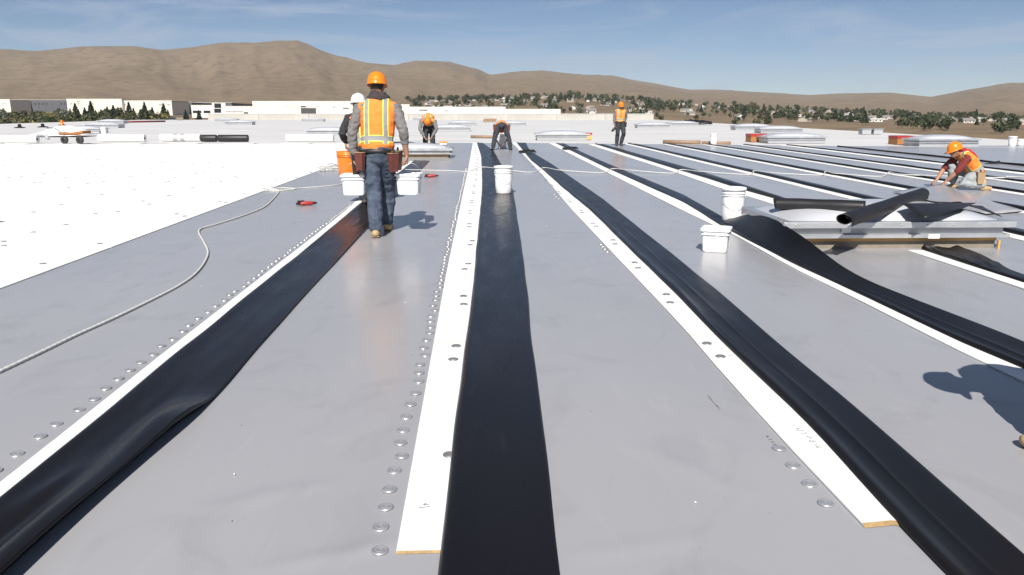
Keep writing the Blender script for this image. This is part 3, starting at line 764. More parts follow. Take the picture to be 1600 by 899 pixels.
for px, py in ytab:
    q = G(px, py, 0.02); z = 0.022
    for lt, rt in ((cb, cr), (r1b, r1r), (r2b, r2r), (r3b, r3r)):
        if lerp_tab(lt, q.y) - .1 < q.x < lerp_tab(rt, q.y) + .1: z = 0.062
    for xx in XS[5:10]:
        if xx < q.x < xx + .75: z = 0.062
    cross.append(Vector((q.x, q.y, z)))
rope('thin white rope stretched across all the strips', cross, 0.011, 0.06, 0.03)
coil = []
cc = G(519, 267)
for k in range(40):
    a = k * 0.62; rr = 0.30 + 0.09 * math.sin(k * 1.7) ; coil.append(Vector((cc.x + rr * math.cos(a) * .8, cc.y + rr * 1.5 * math.sin(a), 0.02 + 0.004 * k % 0.1 + .02 * abs(math.sin(k)))))
rope('tangled white rope coil beside the orange bucket', coil, 0.011, 0.06, 0.03)

# ------------------------------------------------------------------ offcuts and flecks trodden about the sheet
fl = MB(); rf_ = random.Random(12)
for k in range(20):
    if k == 0: q = G(1086, 789)
    else: q = G(rf_.uniform(120, 1560), 330 + 540 * rf_.random() ** 1.3)
    if any(lerp_tab(a_, q.y) - .06 < q.x < lerp_tab(b_, q.y) + .06 for a_, b_ in ((lw, lr), (cw, cr), (r1w, r1r), (r2w, r2r))) or q.x < -3.9 or q.x > 4.3: continue
    w_, h_ = rf_.uniform(.002, .006), rf_.uniform(.0015, .004); rm_ = Matrix.Rotation(rf_.random()*3, 3, 'Z')
    fl.box((q.x, q.y, .0105), (w_*2, h_*2, .003), rm_, mi=0 if rf_.random() < .6 else 1)
o = fl.build('offcut_flecks', [M_white, M_ink]); tag(o, 'tiny white and grey offcut flecks scattered over the grey membrane', 'flecks', None, 'stuff')
# ------------------------------------------------------------------ hand tools on the sheet
def drill(loc, rz, label):
    e = empty('power_drill', loc, rz, label, 'power tool')
    MB().tube([(-.10,0,.035), (-.04,0,.036), (.05,0,.036)], [.026,.034,.030], 14).build('motor_housing', M_red, e)
    MB().tube([(.05,0,.036), (.09,0,.036), (.125,0,.036)], [.024,.021,.012], 12).build('chuck', M_blk, e)
    MB().tube([(-.06,.01,.034), (-.075,.09,.03), (-.085,.14,.03)], [(.024,.02)]*3, 10).build('handle', M_blk, e)
    MB().box((-.09,.17,.034), (.11,.06,.06), bev=.01).build('battery', M_blk, e)
    MB().tube([Vector((-.1 - .07*math.sin(k*.55), .16 + .06*math.cos(k*.7) - .02*k*.3, .012 + .006*(k%3))) for k in range(16)], .006, 6).build('cord', M_blk, e)
q = G(482, 322); drill((q.x, q.y, .006), R(20), 'red and black power drill lying on grey membrane left of the walking man')
q = G(676, 278); drill((q.x, q.y, .006), R(10), 'dark power drill lying right of the walking man')

# ------------------------------------------------------------------ people
M_skin = mat('skin', (0.36, 0.19, 0.12), 0.55, var=0.12, vscale=15)
M_boot = mat('tan work boot leather', (0.42, 0.29, 0.15), 0.7, var=0.2, vscale=25)
M_dboot = mat('dark boot', (0.05, 0.045, 0.04), 0.6, var=0.2, vscale=20)
M_pouch = mat('oxblood leather', (0.125, 0.036, 0.026), 0.5, var=0.3, vscale=18, bump=0.2, bscale=60)
M_trim = mat('tan leather trim', (0.36, 0.24, 0.14), 0.6)
M_belt = mat('black belt', (0.015, 0.014, 0.014), 0.5)
M_hair = mat('dark hair', (0.02, 0.015, 0.012), 0.7)
M_helm = mat('orange hard hat', (0.82, 0.21, 0.012), 0.25, var=0.05, vscale=5)
M_whelm = mat('white hard hat', (0.8, 0.8, 0.8), 0.3)
M_eye = mat('eye', (0.03, 0.025, 0.02), 0.2)
def cloth(name, c, **k): return mat(name, c, 0.85, var=k.get('var', 0.16), vscale=k.get('vs', 9), bump=0.5, bscale=k.get('bs', 45), spec=0.2)
M_gshirt = cloth('grey work shirt', (0.17, 0.165, 0.165)); M_dshirt = cloth('charcoal shirt', (0.035, 0.035, 0.038)); M_mshirt = cloth('maroon shirt', (0.17, 0.035, 0.03))
M_jean = mat('blue denim', (0.045, 0.065, 0.11), 0.85, var=0.35, vscale=7, bump=0.5, bscale=60, spec=0.2, col2=(0.105, 0.13, 0.175))
M_dpant = cloth('dark trousers', (0.045, 0.048, 0.055), var=0.3); M_lpant = cloth('pale grey trousers', (0.30, 0.32, 0.33)); M_hood = cloth('brown grey hood', (0.055, 0.045, 0.045)); M_bandana = cloth('red bandana', (0.40, 0.025, 0.04), vs=30, var=.5)
def vest_mat():
    m = bpy.data.materials.new('hi-vis vest'); m.use_nodes = True; n = m.node_tree.nodes; l = m.node_tree.links; b = n['Principled BSDF']
    b.inputs['Roughness'].default_value = 0.8; b.inputs['Specular IOR Level'].default_value = 0.2
    at = n.new('ShaderNodeAttribute'); at.attribute_name = 'torso'; sp = n.new('ShaderNodeSeparateXYZ'); l.new(at.outputs['Vector'], sp.inputs[0])
    def mth(op, a, v2=None):
        x = n.new('ShaderNodeMath'); x.operation = op
        for i, v in enumerate((a, v2)):
            if v is None: continue
            if isinstance(v, (int, float)): x.inputs[i].default_value = v
            else: l.new(v, x.inputs[i])
        return x.outputs[0]
    def band(src, c, h):
        return mth('LESS_THAN', mth('ABSOLUTE', mth('SUBTRACT', src, c)), h)
    ax = mth('ABSOLUTE', sp.outputs[0]); u = sp.outputs[1]
    above = mth('GREATER_THAN', u, 0.10)
    ygap = mth('MAXIMUM', mth('MULTIPLY', band(ax, 0.108, 0.031), above), band(u, 0.215, 0.066))
    sil = mth('MAXIMUM', mth('MULTIPLY', band(ax, 0.108, 0.023), above), band(u, 0.215, 0.050))
    nz = n.new('ShaderNodeTexNoise'); nz.inputs['Scale'].default_value = 14; l.new(at.outputs['Vector'], nz.inputs['Vector'])
    cr_ = n.new('ShaderNodeValToRGB'); cr_.color_ramp.elements[0].color = (0.78, 0.19, 0.03, 1); cr_.color_ramp.elements[1].color = (0.88, 0.27, 0.06, 1); l.new(nz.outputs['Fac'], cr_.inputs[0])
    m1 = n.new('ShaderNodeMix'); m1.data_type = 'RGBA'; l.new(ygap, m1.inputs[0]); l.new(cr_.outputs[0], m1.inputs[6]); m1.inputs[7].default_value = (0.80, 0.85, 0.12, 1)
    m2 = n.new('ShaderNodeMix'); m2.data_type = 'RGBA'; l.new(sil, m2.inputs[0]); l.new(m1.outputs[2], m2.inputs[6]); m2.inputs[7].default_value = (0.27, 0.27, 0.265, 1)
    l.new(m2.outputs[2], b.inputs['Base Color']); return m
M_vest = vest_mat()

SHOP = bpy.data.scenes.new('workshop')       # holds one garment at a time while it is remeshed; removed below
def remeshed(mb, voxel, mtl, name, parent, smooth=4, wr=0.0, wf=9.0, seed=0.0, frame=None):
    me = mb.mesh(name, mtl); t = bpy.data.objects.new('tmp', me); SHOP.collection.objects.link(t)
    a = t.modifiers.new('r', 'REMESH'); a.mode = 'VOXEL'; a.voxel_size = voxel
    s = t.modifiers.new('s', 'SMOOTH'); s.iterations = smooth; s.factor = 0.5
    SHOP.view_layers[0].update(); dg = SHOP.view_layers[0].depsgraph; ev = t.evaluated_get(dg)
    out = bpy.data.meshes.new_from_object(ev); bpy.data.objects.remove(t); bpy.data.meshes.remove(me); out.name = name
    out.materials.clear(); out.materials.append(mtl)
    if wr:
        n_ = len(out.vertices); co = [0.0] * (3*n_); no = [0.0] * (3*n_)
        out.vertices.foreach_get('co', co); out.vertices.foreach_get('normal', no)
        for i in range(0, 3*n_, 3):
            x, y, z = co[i], co[i+1], co[i+2]
            d = wr * (N(x * wf + seed, y * wf, z * wf * 1.7) + 0.5 * N(x * wf * 2.3, y * wf * 2.3 + seed, z * wf * 3.2))
            co[i] = x + no[i]*d; co[i+1] = y + no[i+1]*d; co[i+2] = z + no[i+2]*d
        out.vertices.foreach_set('co', co)
    out.polygons.foreach_set('use_smooth', [True] * len(out.polygons))
    if frame:
        o0, sv, uv, fv, L = frame; at = out.attributes.new('torso', 'FLOAT_VECTOR', 'POINT')
        for i, v in enumerate(out.vertices):
            d = v.co - o0; at.data[i].vector = (d.dot(sv), d.dot(uv) / L, d.dot(fv))
    out.update(); o = bpy.data.objects.new(name, out); C.objects.link(o); o.parent = parent
    return o
ST = [(-.14, .150, .105), (-.02, .170, .118), (.08, .166, .116), (.22, .152, .108), (.5, .166, .118), (.75, .178, .116), (.92, .150, .092), (1.02, .085, .07)]
def torso(mb, J, off, t0=-1, t1=2, k=1.0):
    p, c, sd = J['pelvis'], J['neck'], J['side']; bend = J.get('bend', Vector((0,0,0)))
    s = [x for x in ST if t0 <= x[0] <= t1]
    P = [p.lerp(c, t) + bend * (4 * t * (1 - t) if 0 < t < 1 else 0) for t, a, b in s]
    mb.tube(P, [((a + off) * k, (b + off) * k) for t, a, b in s], 18, side=sd)
def limb(mb, P, r): 
    Q, q = [], []
    for i in range(len(P) - 1):
        for t in (0, .5): Q.append(P[i].lerp(P[i+1], t)); q.append(r[i] + (r[i+1] - r[i]) * t + (0.004 if t else 0))
    Q.append(P[-1]); q.append(r[-1]); mb.tube(Q, q, 12)
def hand(mb, w, hd, pn, curl, sgn, k=1.0):
    hd = hd.normalized(); pn = (pn - hd * pn.dot(hd)).normalized(); s = hd.cross(pn) * sgn
    mb.tube([w, w + hd*.045*k, w + hd*.088*k], [(.027*k,.021*k), (.039*k,.018*k), (.041*k,.015*k)], 10, side=s)
    for i in range(4):
        L = (.078, .088, .082, .064)[i] * k; b = w + hd*.086*k + s*(.031 - .0205*i)*k; P = [b]; a = 0.15
        for fr in (.45, .30, .25): a += curl; b = b + (hd*math.cos(a) + pn*math.sin(a)) * L * fr; P.append(b)
        mb.tube(P, [.0098*k, .0094*k, .0088*k, .0078*k], 8)
    b = w + hd*.028*k + s*.028*k; d1 = (s*.65 + hd*.65 + pn*.35).normalized(); d2 = (s*.15 + hd*.8 + pn*(.2 + curl*.5)).normalized()
    mb.tube([b, b + d1*.042*k, b + d1*.042*k + d2*.035*k], [.014*k, .011*k, .009*k], 8)
def basis(up, fw):
    up = up.normalized(); fw = (fw - up * fw.dot(up)).normalized(); rt = fw.cross(up)
    return Matrix((rt, fw, up)).transposed()
def person(loc, rz, label, J, shirt, pants, boots, helm=None, voxel=0.010, sleeve=(1.0, 1.0), extras=None, vest=True, seed=1.0, scale=1.0, group=None):
    J = {k: (Vector(v) if isinstance(v, tuple) else v) for k, v in J.items()}
    e = empty('person', loc, rz, label, 'person', group); e.scale = (scale,)*3
    p, c = J['pelvis'], J['neck']; sd = J.setdefault('side', Vector((1, 0, 0))); uv = (c - p).normalized(); fv = uv.cross(sd) * -1
    fv = uv.cross(sd); fv = -fv if fv.dot(J['look']) < 0 and abs(fv.dot(J['look'])) > .2 else fv
    hc, up, lk = J['head'], J.get('hup', (J['head'] - c)), J['look']; B = basis(up, lk)
    # --- body: one continuous surface
    mb = MB(); torso(mb, J, 0)
    mb.tube([c - uv*.04, c.lerp(hc, .55)], [.062, .055], 12)
    mb.ball(hc, (.074, .092, .112), 16, B); mb.ball(hc + B @ Vector((0, .035, -.065)), (.052, .055, .05), 12, B)
    mb.ball(hc + B @ Vector((0, .098, -.02)), (.013, .018, .022), 8, B)
    mb.ball(hc + B @ Vector((0, .075, -.068)), (.024, .016, .010), 8, B)
    for q in (-1, 1): mb.ball(hc + B @ Vector((q*.076, -.005, -.012)), (.010, .022, .032), 8, B)
    for q, S, sg in (('L', -1, 1), ('R', 1, -1)):
        s, el, w = J['s'+q], J['e'+q], J['w'+q]
        limb(mb, [p.lerp(c, .88).lerp(s, .35), s, el, w], [.058, .056, .043, .029])
        hd = J.get('h'+q, (w - el)); pn = J.get('p'+q, Vector((-S, 0, 0)))
        hand(mb, w, hd, pn, J.get('curl', .45), -S * -1 if False else sg, 1.0 if voxel < .009 else 1.12)
        limb(mb, [J['l'+q], J['k'+q], J['a'+q]], [.088, .058, .042])
        mb.tube([J['a'+q] - Vector((0, 0, .03)), J['a'+q].lerp(J['t'+q], .7) - Vector((0, 0, .014))], [(.032, .03), (.034, .016)], 10)
    body = remeshed(mb, min(voxel, .0085), M_skin, 'body', e, 2)
    for q in (-1, 1): MB().ball(hc + B @ Vector((q*.031, .083, .008)), .011, 8).build('eye', M_eye, body)
    hb = MB().ball(hc + B @ Vector((0, -.012, .022)), (.080, .092, .104), 14, B); hb.build('hair', M_hair, e)
    # --- shirt, vest, trousers, boots
    mb = MB(); torso(mb, J, .012, -.05, 1.0)
    for i, q in enumerate('LR'):
        s, el, w = J['s'+q], J['e'+q], J['w'+q]; f = sleeve[i]
        P = [p.lerp(c, .88).lerp(s, .35), s, el]; r = [.07, .070, .058]
        if f > .55: P.append(el.lerp(w, (f - .5) * 2 * .96)); r.append(.047)
        else: P[-1] = s.lerp(el, f * 2)
        limb(mb, P, r)
    remeshed(mb, voxel, shirt, 'shirt', e, 4, .013, 12, seed)
    if vest:
        mb = MB(); torso(mb, J, .032, .04, .97)
        for q in 'LR': mb.tube([p.lerp(c, .86), p.lerp(c, .93).lerp(J['s'+q], .86)], [(.075, .085), (.066, .078)], 12)
        remeshed(mb, voxel, M_vest, 'vest', e, 4, .009, 7, seed + 3, (p, sd, uv, fv, (c - p).length))
    mb = MB(); torso(mb, J, .014, -.2, .12)
    for q in 'LR':
        h, k, a = J['l'+q], J['k'+q], J['a'+q]
        limb(mb, [h + (p - h) * .25, h.lerp(k, .1), k, a + (k - a) * .06], [.104, .110, .088, .079])
    remeshed(mb, voxel, pants, 'trousers', e, 4, .011, 9, seed + 7)
    for q in 'LR':
        a, t = J['a'+q], J['t'+q]; d = (t - a); d = Vector((d.x, d.y, d.z)); hd = Vector((d.x, d.y, 0)).normalized() if Vector((d.x, d.y, 0)).length > .02 else Vector((0, 1, 0))
        mb = MB(); bs = a - Vector((0, 0, .045)); mb.tube([a + Vector((0,0,.05)), a - Vector((0,0,.01))], [.055, .054], 12)
        mb.tube([bs - hd*.045, bs + d*.35, t - Vector((0,0,0))], [(.046, .042), (.050, .044), (.048, .030)], 12, side=hd.cross(Vector((0,0,1))))
        bo = remeshed(mb, min(voxel, .009), boots, 'boot', e, 3, .002, 20)
        m2 = MB(); m2.tube([bs - hd*.05 - Vector((0,0,.036)), bs + d*.35 - Vector((0,0,.036)), t - Vector((0,0,.026))], [(.048,.010), (.052,.010), (.050,.010)], 12, side=hd.cross(Vector((0,0,1))))
        m2.build('sole', M_trim if boots == M_boot else M_blk, bo)
    if helm:
        m2 = MB(); prof = [(.121, -.004), (.119, .0), (.115, .045), (.104, .085), (.084, .115), (.055, .134), (.02, .143), (0, .144)]
        rot = B @ Matrix.Diagonal((.95, 1.14, 1.0)); hp = hc + B @ Vector((0, -.005, .028))
        m2.lathe(prof, 28, hp, rot); 
        rows = []
        for k in range(25):
            a = math.pi * 2 * k / 24; front = max(0, math.sin(a)) ** 1.5
            e1 = .119; e2 = .127 + .045 * front
            rows.append([hp + rot @ Vector((e1*math.cos(a), e1*math.sin(a), .004)), hp + rot @ Vector((e2*math.cos(a), e2*math.sin(a), -.008 - .012*front)), hp + rot @ Vector((e1*math.cos(a), e1*math.sin(a), -.006))])
        m2.grid(rows); hh = m2.build('hard_hat', helm, e)
        m3 = MB().tube([hp + rot @ Vector((0, -.118 + .236*k/10, .045 + .103*math.sin(math.pi*k/10)**.8 if 0 < k < 10 else .03)) for k in range(11)], [(.012, .006)]*11, 8, side=B @ Vector((1,0,0))); m3.build('ridge', helm, hh)
    if extras: extras(e, J, B)
    return e
def collar(e, c, r, mtl, h=.05):
    m = MB()
    pts_ = [c + Vector((r*math.cos(2*math.pi*k/16), r*.95*math.sin(2*math.pi*k/16), .016*math.sin(k*1.3) - .018*math.sin(2*math.pi*k/16))) for k in range(17)]
    m.tube(pts_, [(.040, .034)]*17, 10); m.tube([p + Vector((0,0,.045)) - (p - c)*.22 for p in pts_], [(.028, .028)]*17, 10)
    m.ball(c + Vector((0, -.01, -.01)), (r*1.05, r, .06), 14)
    remeshed(m, .009, mtl, 'hood', e, 3, .010, 14, 3)
def pouch(e, c, w, d, h, mtl, rz=0, name='tool_pouch'):
    m = MB(); rm = Matrix.Rotation(rz, 3, 'Z'); c = Vector(c)
    top = [Vector((sx*w/2, sy*d/2, 0)) for sx, sy in ((-1,-1),(1,-1),(1,1),(-1,1))]; bot = [Vector((sx*w*.36, sy*d*.34, -h)) for sx, sy in ((-1,-1),(1,-1),(1,1),(-1,1))]
    m.add([c + rm @ v for v in top + bot], [(4,7,6,5),(0,4,5,1),(1,5,6,2),(2,6,7,3),(3,7,4,0)])
    o = m.build(name, mtl, e); b = o.modifiers.new('b', 'SOLIDIFY'); b.thickness = .006
    m = MB(); L = [c + rm @ (v*1.04) for v in top]; m.tube(L + [L[0]], .004, 6); m.build('trim', M_trim, o)
    m = MB(); m.add([c + rm @ (v*.93) + Vector((0, 0, -.022)) for v in top], [(0,1,2,3)]); m.tube([c + Vector((0,0,-.06)), c + Vector((w*.1,0,.035))], .012, 6); m.build('shade_fill_and_tool', M_blk, o)  # dark sheet standing in for shade inside the pouch, plus a tool
def belt(e, J, mtl, t=.10):
    p, c, sd = J['pelvis'], J['neck'], J['side']; u = (c - p).normalized(); f = u.cross(sd); q = p.lerp(c, t); m = MB(); P = []
    for k in range(25):
        a = 2*math.pi*k/24; P.append(q + sd * (.190*math.cos(a)) + f * (.140*math.sin(a)))
    m.tube(P, [(.024, .007)]*25, 8, side=u); m.build('belt', mtl, e)
# 1: walking away with two pails
def ex1(e, J, B):
    collar(e, J['neck'] + Vector((0, .02, .035)), .105, M_hood)
    belt(e, J, M_belt, -.05)
    pouch(e, (-.225, .05, .97), .075, .16, .22, M_pouch, .25); pouch(e, (-.185, -.085, .97), .115, .06, .20, M_pouch, -.6)
    pouch(e, (.225, .05, .98), .075, .16, .22, M_pouch, -.25); pouch(e, (.19, -.085, .96), .12, .06, .21, M_pouch, .6)
    pouch(e, (-.27, .13, .96), .10, .10, .26, M_belt, .2)
W1 = (-1.22, 9.30, 0.008)
person(W1, 0, 'man in orange vest, orange hard hat and jeans walking away with two white pails',
    dict(pelvis=(0, .06, .99), neck=(.01, .15, 1.53), head=(.0, .21, 1.70), hup=Vector((0, .12, 1)), look=Vector((0, 1, -.25)),
    sL=(-.205, .14, 1.465), eL=(-.285, .07, 1.18), wL=(-.292, .13, .905), sR=(.215, .14, 1.465), eR=(.300, .06, 1.20), wR=(.325, .12, .925),
    hL=Vector((-.02, .05, -1)), hR=Vector((.02, .05, -1)), pL=Vector((1, 0, 0)), pR=Vector((-1, 0, 0)), curl=.85,
    lL=(-.088, .06, .93), kL=(-.060, .08, .51), aL=(-.035, -.11, .095), tL=(-.045, .06, .035), lR=(.088, .06, .93), kR=(.075, .33, .52), aR=(.035, .42, .10), tR=(.05, .58, .04)),
    M_gshirt, M_jean, M_boot, M_helm, .0085, (1.0, .72), ex1, seed=2.0)
square_pail((W1[0] - .300, W1[1] + .15, .478), 'white square pail carried in the left hand of the walking man', R(4), .265, .245, 'up')
square_pail((W1[0] + .345, W1[1] + .14, .484), 'white square pail carried in the right hand of the walking man', R(-6), .265, .245, 'up')
# 2: white hard hat, orange bucket
W2 = (-1.86, 12.5, 0.008)
person(W2, R(4), 'man in white hard hat half hidden behind the walking man',
    dict(pelvis=(.06, .0, .88), neck=(0, .10, 1.38), head=(-.05, .14, 1.52), hup=Vector((0, .1, 1)), look=Vector((-.1, 1, -.3)),
    sL=(-.20, .09, 1.32), eL=(-.30, .0, 1.08), wL=(-.26, .12, .96), sR=(.20, .09, 1.32), eR=(.27, .02, 1.05), wR=(.24, .14, .86),
    hL=Vector((0, .1, -1)), curl=.8, lL=(-.03, .0, .83), kL=(-.02, .12, .46), aL=(0, .0, .095), tL=(0, .15, .035), lR=(.14, .0, .83), kR=(.14, .2, .46), aR=(.13, .3, .095), tR=(.14, .45, .035)),
    M_dshirt, M_dpant, M_dboot, M_whelm, .011, seed=5.0)
round_pail((W2[0] - .255, W2[1] + .12, .45), .375, .165, 'orange bucket hanging from the hand of the man in the white hard hat', R(20), lid=False, mtl=M_orange, handle='up')
# 3: bending towards us behind the skylight
q = AT(671, 240, 27.3)
person((q.x, q.y, .006), math.pi, 'man bent double towards the camera behind the middle skylight',
    dict(pelvis=(0, -.05, .96), neck=(0, .34, 1.19), head=(0, .50, 1.09), hup=Vector((0, .6, -.3)), look=Vector((0, .2, -1)), bend=Vector((0, 0, .09)),
    sL=(-.22, .32, 1.08), eL=(-.27, .40, .82), wL=(-.13, .46, .58), sR=(.22, .32, 1.08), eR=(.27, .40, .82), wR=(.13, .46, .58),
    lL=(-.10, -.02, .90), kL=(-.12, .06, .48), aL=(-.13, 0, .1), tL=(-.15, .15, .035), lR=(.10, -.02, .90), kR=(.12, .06, .48), aR=(.13, 0, .1), tR=(.15, .15, .035)),
    M_gshirt, M_dpant, M_dboot, M_helm, .012, (.95, .95), seed=8.0)
q = sk2.location
flap_sheet('black_membrane_scrap', 'black membrane scrap trailing over the left of the middle skylight', [q + Vector((-.95,-.1,.46)), q + Vector((-.1,.1,.48)), q + Vector((.35,.5,.40)), q + Vector((-.7,.5,.42))], 8, 8, .02, M_blackm, amp=.02)
e = empty('tape_roll', (q.x + 1.0, q.y - .1, .40), 0, 'orange and white bundle lying on the right of the middle skylight', 'bundle')
MB().tube([(-.09, 0, .05), (.0, .03, .07), (.1, 0, .05)], [.035, .05, .03], 10).build('wrap', M_orange, e); MB().box((0, -.05, .015), (.22, .12, .03), bev=.008).build('sheet', M_hdpe, e)
# 4: bending away over a pail
q = G(784, 235)
person((q.x, q.y, .006), 0, 'man bending over with legs apart, seen from behind, above a white pail',
    dict(pelvis=(0, .05, .88), neck=(0, .55, .86), head=(0, .71, .78), hup=Vector((0, .9, -.3)), look=Vector((0, -.2, -1)), bend=Vector((0, 0, .06)),
    sL=(-.22, .52, .72), eL=(-.27, .55, .45), wL=(-.14, .58, .25), sR=(.22, .52, .72), eR=(.27, .55, .45), wR=(.14, .58, .25),
    lL=(-.11, .05, .84), kL=(-.25, .06, .47), aL=(-.32, .0, .1), tL=(-.36, .15, .035), lR=(.11, .05, .84), kR=(.25, .06, .47), aR=(.32, .0, .1), tR=(.36, .15, .035)),
    M_dshirt, M_dpant, M_dboot, M_helm, .012, (.5, .5), lambda e, J, B: (pouch(e, (-.26, .05, .92), .12, .16, .22, M_pouch), pouch(e, (.26, .05, .92), .12, .16, .22, M_pouch)), seed=11.0)
# 5: standing, looking down
q = G(968, 228)
def ex5(e, J, B):
    belt(e, J, M_blk, .06); pouch(e, (.20, .04, .98), .12, .14, .2, M_belt); pouch(e, (-.21, .04, .95), .1, .14, .2, M_belt)
    MB().tube([(.23, .10, .72), (.30, .12, .64), (.34, .12, .60)], [.045, .055, .04], 10).build('hand_tool', M_blk, e)
    for s in (-1, 1):
        MB().tube([J['k'+('R' if s > 0 else 'L')] + Vector((0, .055, .06)), J['k'+('R' if s > 0 else 'L')] + Vector((0, .065, -.07))], [(.06, .03)]*2, 10, side=(1,0,0)).build('knee_pad', M_blk, e)
person((q.x, q.y, .006), math.pi, 'man in orange vest and orange hard hat standing upright, looking down',
    dict(pelvis=(0, 0, .95), neck=(0, .02, 1.45), head=(0, .08, 1.60), hup=Vector((0, .25, 1)), look=Vector((-.1, 1, -.5)),
    sL=(-.20, .02, 1.39), eL=(-.25, -.10, 1.14), wL=(-.18, -.12, .92), sR=(.20, .02, 1.39), eR=(.25, .0, 1.10), wR=(.24, .07, .86),
    curl=.7, lL=(-.09, 0, .90), kL=(-.15, .06, .49), aL=(-.06, -.02, .1), tL=(-.08, .13, .035), lR=(.09, 0, .90), kR=(.10, .03, .49), aR=(.12, 0, .1), tR=(.14, .15, .035)),
    M_gshirt, M_dpant, M_dboot, M_helm, .011, (1, 1), ex5, seed=14.0)
# 6: kneeling at the right, facing left
def ex6(e, J, B):
    m = MB(); hc, c = J['head'], J['neck']
    m.tube([hc + B @ Vector((0, -.08, .0)), c + Vector((0, -.045, .035)), c + Vector((0, -.13, -.015)), c + Vector((0, -.20, -.085))], [(.088, .045), (.15, .055), (.17, .045), (.14, .035)], 12, side=(1,0,0)); remeshed(m, .010, M_bandana, 'neck_cloth', e, 3, .01, 14, 2)
    belt(e, J, M_lpant, .12); pouch(e, (-.22, -.10, .34), .12, .14, .22, M_trim)
q = G(1514, 297)
person((q.x, q.y + .05, .006), R(82), 'man in orange hard hat and red neck cloth kneeling at the right',
    dict(pelvis=(0, -.12, .30), neck=(0, .14, .66), head=(0, .30, .70), hup=Vector((0, .35, 1)), look=Vector((0, 1, -.75)),
    sL=(-.20, .15, .58), eL=(-.24, .32, .34), wL=(-.16, .46, .16), sR=(.20, .17, .58), eR=(.24, .36, .36), wR=(.12, .52, .16),
    hL=Vector((0, .6, -.6)), hR=Vector((0, .6, -.6)), pL=Vector((0, 0, -1)), pR=Vector((0, 0, -1)), curl=.5,
    lL=(-.10, -.10, .28), kL=(-.16, .20, .11), aL=(-.15, -.20, .10), tL=(-.15, -.33, .04), lR=(.10, -.10, .28), kR=(.18, .27, .40), aR=(.17, .16, .1), tR=(.17, .31, .035)),
    M_mshirt, M_lpant, M_boot, M_helm, .0095, (.5, .5), ex6, seed=17.0)
# 7: bending man just outside the right edge of the picture (his shadow falls into it)
person((2.86, 3.02, .006), R(88), 'man bending down at the right edge whose shadow falls on the grey membrane',
    dict(pelvis=(0, -.12, .78), neck=(0, .28, .92), head=(0, .43, .86), hup=Vector((0, .75, .25)), look=Vector((0, .3, -1)), bend=Vector((0, 0, .07)),
    sL=(-.20, .27, .82), eL=(-.22, .32, .56), wL=(-.16, .36, .33), sR=(.20, .27, .82), eR=(.22, .30, .56), wR=(.14, .34, .33),
    lL=(-.10, -.1, .73), kL=(-.14, .18, .48), aL=(-.13, .10, .1), tL=(-.13, .25, .035), lR=(.10, -.1, .73), kR=(.14, .33, .47), aR=(.12, .36, .1), tR=(.12, .505, .035)),
    M_gshirt, M_jean, M_boot, M_helm, .011, (1, 1), seed=21.0)

bpy.data.scenes.remove(SHOP)
# ------------------------------------------------------------------ cart, rolls, tubes, bits on the far roof
def cart():
    q = G(118, 225); e = empty('hand_cart', (q.x, q.y, 0), R(-14), 'tan orange two wheeled hand cart with a tow bar among the white rolls', 'cart')
    MB().box((-.30, 0, .40), (.62, .46, .05), bev=.01).build('tray', M_ply, e)
    m = MB()
    for y in (-.24, .24): m.tube([(-.66, y, .47), (.0, y, .42), (.62, y, .50)], .028, 8)
    for x in (-.66, .05, .62): m.tube([(x, -.24, .47), (x, .24, .47)], .024, 8)
    m.tube([(.42, -.22, .48), (.52, -.26, .22)], .035, 8); m.tube([(.25, -.2, .45), (.5, -.24, .2)], .03, 8); m.build('frame', M_ply, e)
    MB().box((.42, 0, .52), (.46, .5, .05), Matrix.Rotation(-.12, 3, 'Y'), bev=.01).build('rack', M_ply, e)
    for x, y in ((-.26, -.32), (.46, -.26)):
        w = MB().lathe([(.08, -.045), (.155, -.055), (.18, -.03), (.18, .03), (.155, .055), (.08, .045)], 24, (x, y, .185), Matrix.Rotation(R(90), 3, 'X')).build('wheel', M_rubber, e)
        MB().lathe([(0, -.04), (.09, -.045), (.09, .045), (0, .04)], 18, (x, y, .185), Matrix.Rotation(R(90), 3, 'X')).build('rim', M_blk, w)
    MB().tube([(-.62, 0, .46), (-.78, 0, .56), (-.95, 0, .67)], .018, 8).build('tow_bar', M_blk, e)
    MB().tube([(-.95, -.1, .67), (-1.25, -.12, .68)], .018, 8).build('grip', M_blk, e)
cart()
def straight_roll(px0, px1, py, r, label, mtl, core=M_blk, end_dark=False):
    a, b = G(px0, py), G(px1, py); L = b.x - a.x; e = empty('membrane_roll', (a.x, a.y + r, 0), 0, label, 'roll')
    rot = Matrix.Rotation(R(90), 3, 'Y'); m = MB()
    m.lathe([(r*.35, .03), (r*.97, .0), (r, .015), (r*1.01, L*.5), (r, L - .015), (r*.97, L), (r*.35, L - .03)], 24, (0, 0, r), rot); m.build('sheet', mtl, e)
    for u in (.02, L - .02): MB().lathe([(r*.36, u), (0, u)], 16, (0, 0, r), rot).build('core', core, e)
    return e
straight_roll(152, 224, 222, .165, 'white roll right of the orange cart', M_white)
er = straight_roll(249, 311, 221, .165, 'white roll with silver wrapping bands left of the black rolls', M_white)
for x in (.62, .95): MB().lathe([(.168, 0), (.170, .02), (.170, .2), (.168, .22)], 24, (x, 0, .165), Matrix.Rotation(R(90), 3, 'Y')).build('band', M_silver, er)
straight_roll(313, 337, 222, .16, 'short black roll between a white roll and a longer black roll', M_blackm)
straight_roll(340, 386, 222, .16, 'longer black roll on the white boards', M_blackm)
straight_roll(446, 520, 222, .17, 'white roll left of the man with white pails', M_white)
straight_roll(-30, 55, 224, .17, 'white roll at the far left before the tarpaulin', M_white)
